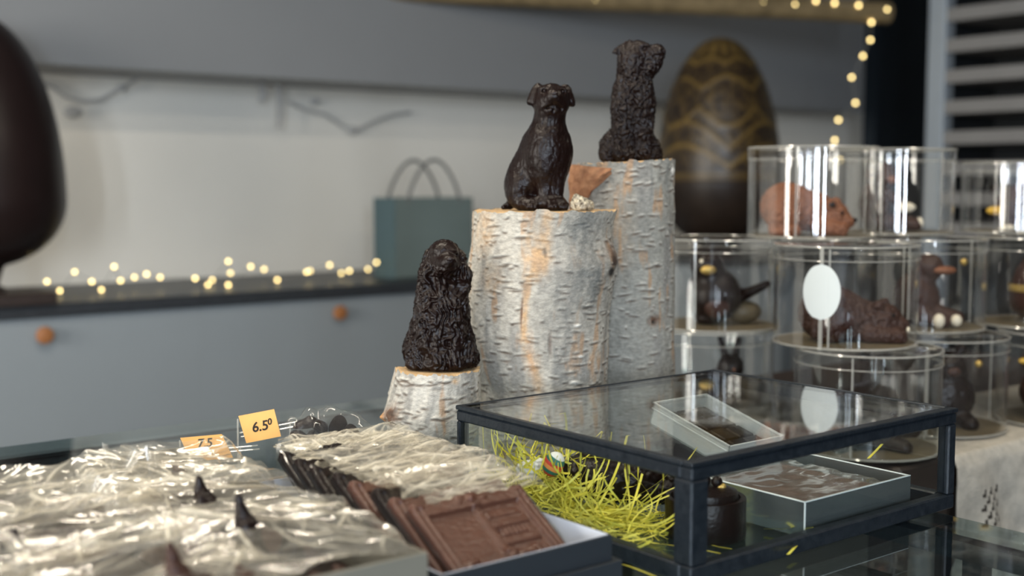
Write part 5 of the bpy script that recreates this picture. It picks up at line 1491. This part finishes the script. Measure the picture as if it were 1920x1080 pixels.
bi = 0
rows = [(0.718, 0.86), (0.83, 0.965), (0.94, 1.065), (1.04, 1.165)]
cols = [(0.105, 0.255), (0.235, 0.385), (0.352, 0.503)]
rown = ['nearest row', 'second row', 'third row', 'farthest row']; coln = ['far left', 'middle', 'beside the tablets']
for b, (ya, yb) in enumerate(rows):
    for a, (xa, xb) in enumerate(cols):
        if b == 3: ya, yb = (1.04, 1.165) if a == 0 else (0.98, 1.06)
        jx = float(np.clip(0.006 * rng.randn(), -0.01, 0.006 if a < 2 else 0.0)); jy = 0.006 * rng.randn(); cx0, cy0 = (xa + xb) / 2, (ya + yb) / 2
        base = 0.976 + 0.006 * rng.rand() + (0.004 * b if b < 3 else -0.004)
        V, Q, mk = sheet(xa + jx, xb + jx, ya + jy, yb + jy + 0.012, lambda X, Y, U, Vv: bag_z(X, Y, base) - 0.012 * np.clip((np.abs(U - .5) - .42) / .08, 0, 1) ** 2 + 0.010 * np.clip((Vv - 0.8) / .2, 0, 1) ** 2,
                     80 + bi, 0.0058, 0.35 * rng.randn(), 24.0, 0.0015, 0.010)
        V = V - np.array([cx0, cy0, CT + 0.0445])
        o = link('chocolate_bag', make_mesh('bag_film', V, [Q], True, mk), M['film'], None, (cx0, cy0, CT + 0.0445))
        tag(o, 'crumpled cellophane bag in the pale box, %s, %s' % (rown[b], coln[a]), 'bag', 'cellophane bags in the pale box')
        bi += 1
# standing twisted bag ends
for i, (x, y, lab, hgt, lean) in enumerate(((212, 862, 'upright twisted cellophane end at the far edge of the bags', 0.022, 0.5), (150, 900, 'low twisted cellophane end at the far left of the bags', 0.014, 0.9), (283, 850, 'thin upright cellophane tip behind the bags', 0.016, -0.2))):
    p = atz(x, y + 14, 0.99)
    V, nn = [], 14
    for s in np.linspace(0, 1, nn):
        for t in np.linspace(-1, 1, 9):
            w = 0.004 + 0.018 * s
            V.append([t * w + lean * hgt * s, 0.004 * math.sin(5 * t + i) * (0.3 + s), -0.012 + (hgt + 0.012) * s + 0.005 * math.cos(7 * t + i) * s])
    i2, j2 = np.meshgrid(np.arange(nn - 1), np.arange(8), indexing='ij')
    Q = np.stack([i2 * 9 + j2, i2 * 9 + j2 + 1, (i2 + 1) * 9 + j2 + 1, (i2 + 1) * 9 + j2], -1).reshape(-1, 4)
    o = link('cellophane_twist', make_mesh('cellophane_twist', np.array(V), [Q], True), M['film'], None, (p[0], p[1], 0.985), (0, 0, ROT))
    tag(o, lab, 'cellophane')

# clear bag of dark pieces behind the tablets
p = atz(612, 812, 0.985)
cb = empty('clear_bag', (0.655, 1.135, CT), ROT, 'clear bag of dark chocolate pieces at the far end of the tablet row', 'bag')
pc = atz(612, 812, 0.985); cb.location = (pc[0], pc[1], CT)
V = []
nu, nv = 30, 24
for i in range(nu + 1):
    for j in range(nv + 1):
        u = i / nu * 2 - 1; v = j / nv
        th = v * math.pi
        w = 0.046 * (1 - 0.12 * v)
        V.append([u * w + 0.003 * math.sin(9 * v + 3 * u), -0.03 * math.cos(th) * (1 - 0.3 * abs(u)), 0.014 + 0.098 * math.sin(th) * (1 - 0.15 * u * u) + 0.002 * math.sin(12 * u)])
V = np.array(V); V += 0.0022 * np.stack([vnoise(V * 130, 3), vnoise(V * 130, 4), vnoise(V * 110, 5)], -1)
i, j = np.meshgrid(np.arange(nu), np.arange(nv), indexing='ij'); k = nv + 1
Q = np.stack([i * k + j, (i + 1) * k + j, (i + 1) * k + j + 1, i * k + j + 1], -1).reshape(-1, 4)
link('film', make_mesh('film', V, [Q], True), M['bagfilm'], cb)
for i, (x, y, z, r) in enumerate(((-0.022, 0, 0.086, 0.011), (-0.006, -0.006, 0.086, 0.010), (0.012, 0.002, 0.084, 0.012), (0.028, -0.004, 0.080, 0.010), (-0.012, 0.006, 0.072, 0.013), (0.016, -0.008, 0.070, 0.013), (-0.028, -0.004, 0.070, 0.012), (0.002, 0, 0.058, 0.016), (-0.02, 0, 0.05, 0.016), (0.022, 0, 0.05, 0.016), (0, -0.004, 0.038, 0.018), (-0.02, 0, 0.030, 0.017), (0.02, 0, 0.030, 0.017), (0, 0, 0.016, 0.016))):
    me = sculpt('dark_piece', [ell((0, 0, 0), (r * 1.2, r * 0.8, r * 0.8)), ell((r * .6, 0, r * .3), r * .7)], 0.004, (-.026, -.02, -.02), (.028, .02, .024), 0.0018, lambda V, N: .0012 * vnoise(V * 200 + i, i), False)
    pw_ = np.array([x * math.cos(ROT) - y * math.sin(ROT), x * math.sin(ROT) + y * math.cos(ROT), z * 1.06])
    o = link('chocolate_piece', me, M['choc'], None, tuple(np.array(cb.location) + pw_), (0.4 * i, 0.7 * i, i))
    tag(o, 'dark chocolate piece inside the clear bag at the far end of the tablet row', 'chocolate', 'dark pieces in the clear bag')

# price cards in clear holders
def price_card(corners, D, text, label, tsize, tpos):
    P = [atd(x, y, D) for x, y in corners]      # tl, tr, br, bl
    base = (P[2] + P[3]) / 2
    o = empty('price_card', tuple(base), 0, label, 'price card', 'price cards above the bags')
    P = [p - base for p in P]
    n_ = np.cross(P[1] - P[0], P[3] - P[0]); n_ /= np.linalg.norm(n_)
    if n_ @ (CAM - base) < 0: n_ = -n_
    F4 = [p + n_ * 0.0004 for p in P]; B4 = [p - n_ * 0.0004 for p in P]
    m_ = MB().add(np.array(F4 + B4), [np.array([[0, 3, 2, 1], [4, 5, 6, 7], [0, 1, 5, 4], [1, 2, 6, 5], [2, 3, 7, 6], [3, 0, 4, 7]])])
    m_.build('card', M['tagc'], o)
    ex = (P[1] - P[0]); w = np.linalg.norm(ex); ex = ex / w; ey = np.cross(n_, ex)
    from mathutils import Matrix
    for tx, sz, (u, v) in text:
        cu = bpy.data.curves.new('price_text', 'FONT'); cu.body = tx; cu.size = sz; cu.align_x = 'CENTER'; cu.align_y = 'CENTER'; cu.extrude = 0.0001; cu.offset = 0.00025; cu.shear = 0.15
        cu.materials.append(M['ink'])
        t0_ = bpy.data.objects.new('price_text', cu); me_ = bpy.data.meshes.new_from_object(t0_); bpy.data.objects.remove(t0_); t_ = bpy.data.objects.new('price_text', me_); col.objects.link(t_); t_.parent = o
        pos = P[3] + (P[2] - P[3]) * u + (P[0] - P[3]) * v + n_ * 0.0007
        t_.matrix_local = Matrix(((ex[0], ey[0], n_[0], pos[0]), (ex[1], ey[1], n_[1], pos[1]), (ex[2], ey[2], n_[2], pos[2]), (0, 0, 0, 1)))
    # clear holder: sleeve behind and a stem down into the bags
    h_ = MB()
    a_, b_ = (P[3] + P[0]) / 2, (P[2] + P[1]) / 2
    h_.tube([P[3] * 0.6 + P[0] * 0.4 - n_ * .002 - ex * 0.004, P[2] * 0.6 + P[1] * 0.4 - n_ * .002 + ex * 0.03], 0.0008, 6)
    h_.tube([P[3] * 0.75 + P[0] * 0.25 - n_ * .002 - ex * 0.004, P[2] * 0.75 + P[1] * 0.25 - n_ * .002 + ex * 0.03], 0.0008, 6)
    for q_ in (P[0] * 0.9 + P[3] * 0.1 - ex * 0.002, P[1] * 0.4 + P[2] * 0.6 + ex * 0.012): h_.tube([q_ - n_ * .002, (q_[0], q_[1], -0.035)], 0.0009, 6)
    h_.build('clear_holder', M['plasticrim'], o, True)
    return o


price_card([(338, 821), (416, 814), (437, 858), (358, 866)], 1.26, [('7.5', 0.013, (0.5, 0.68))], 'amber price card reading 7.5, leaning lower behind the bags', 0.012, None)
price_card([(447, 780), (514, 767), (527, 818), (462, 831)], 1.25, [('6.5', 0.014, (0.50, 0.48)), ('0', 0.009, (0.80, 0.58))], 'amber price card reading 6.50, standing higher beside the clear bag', 0.014, None)
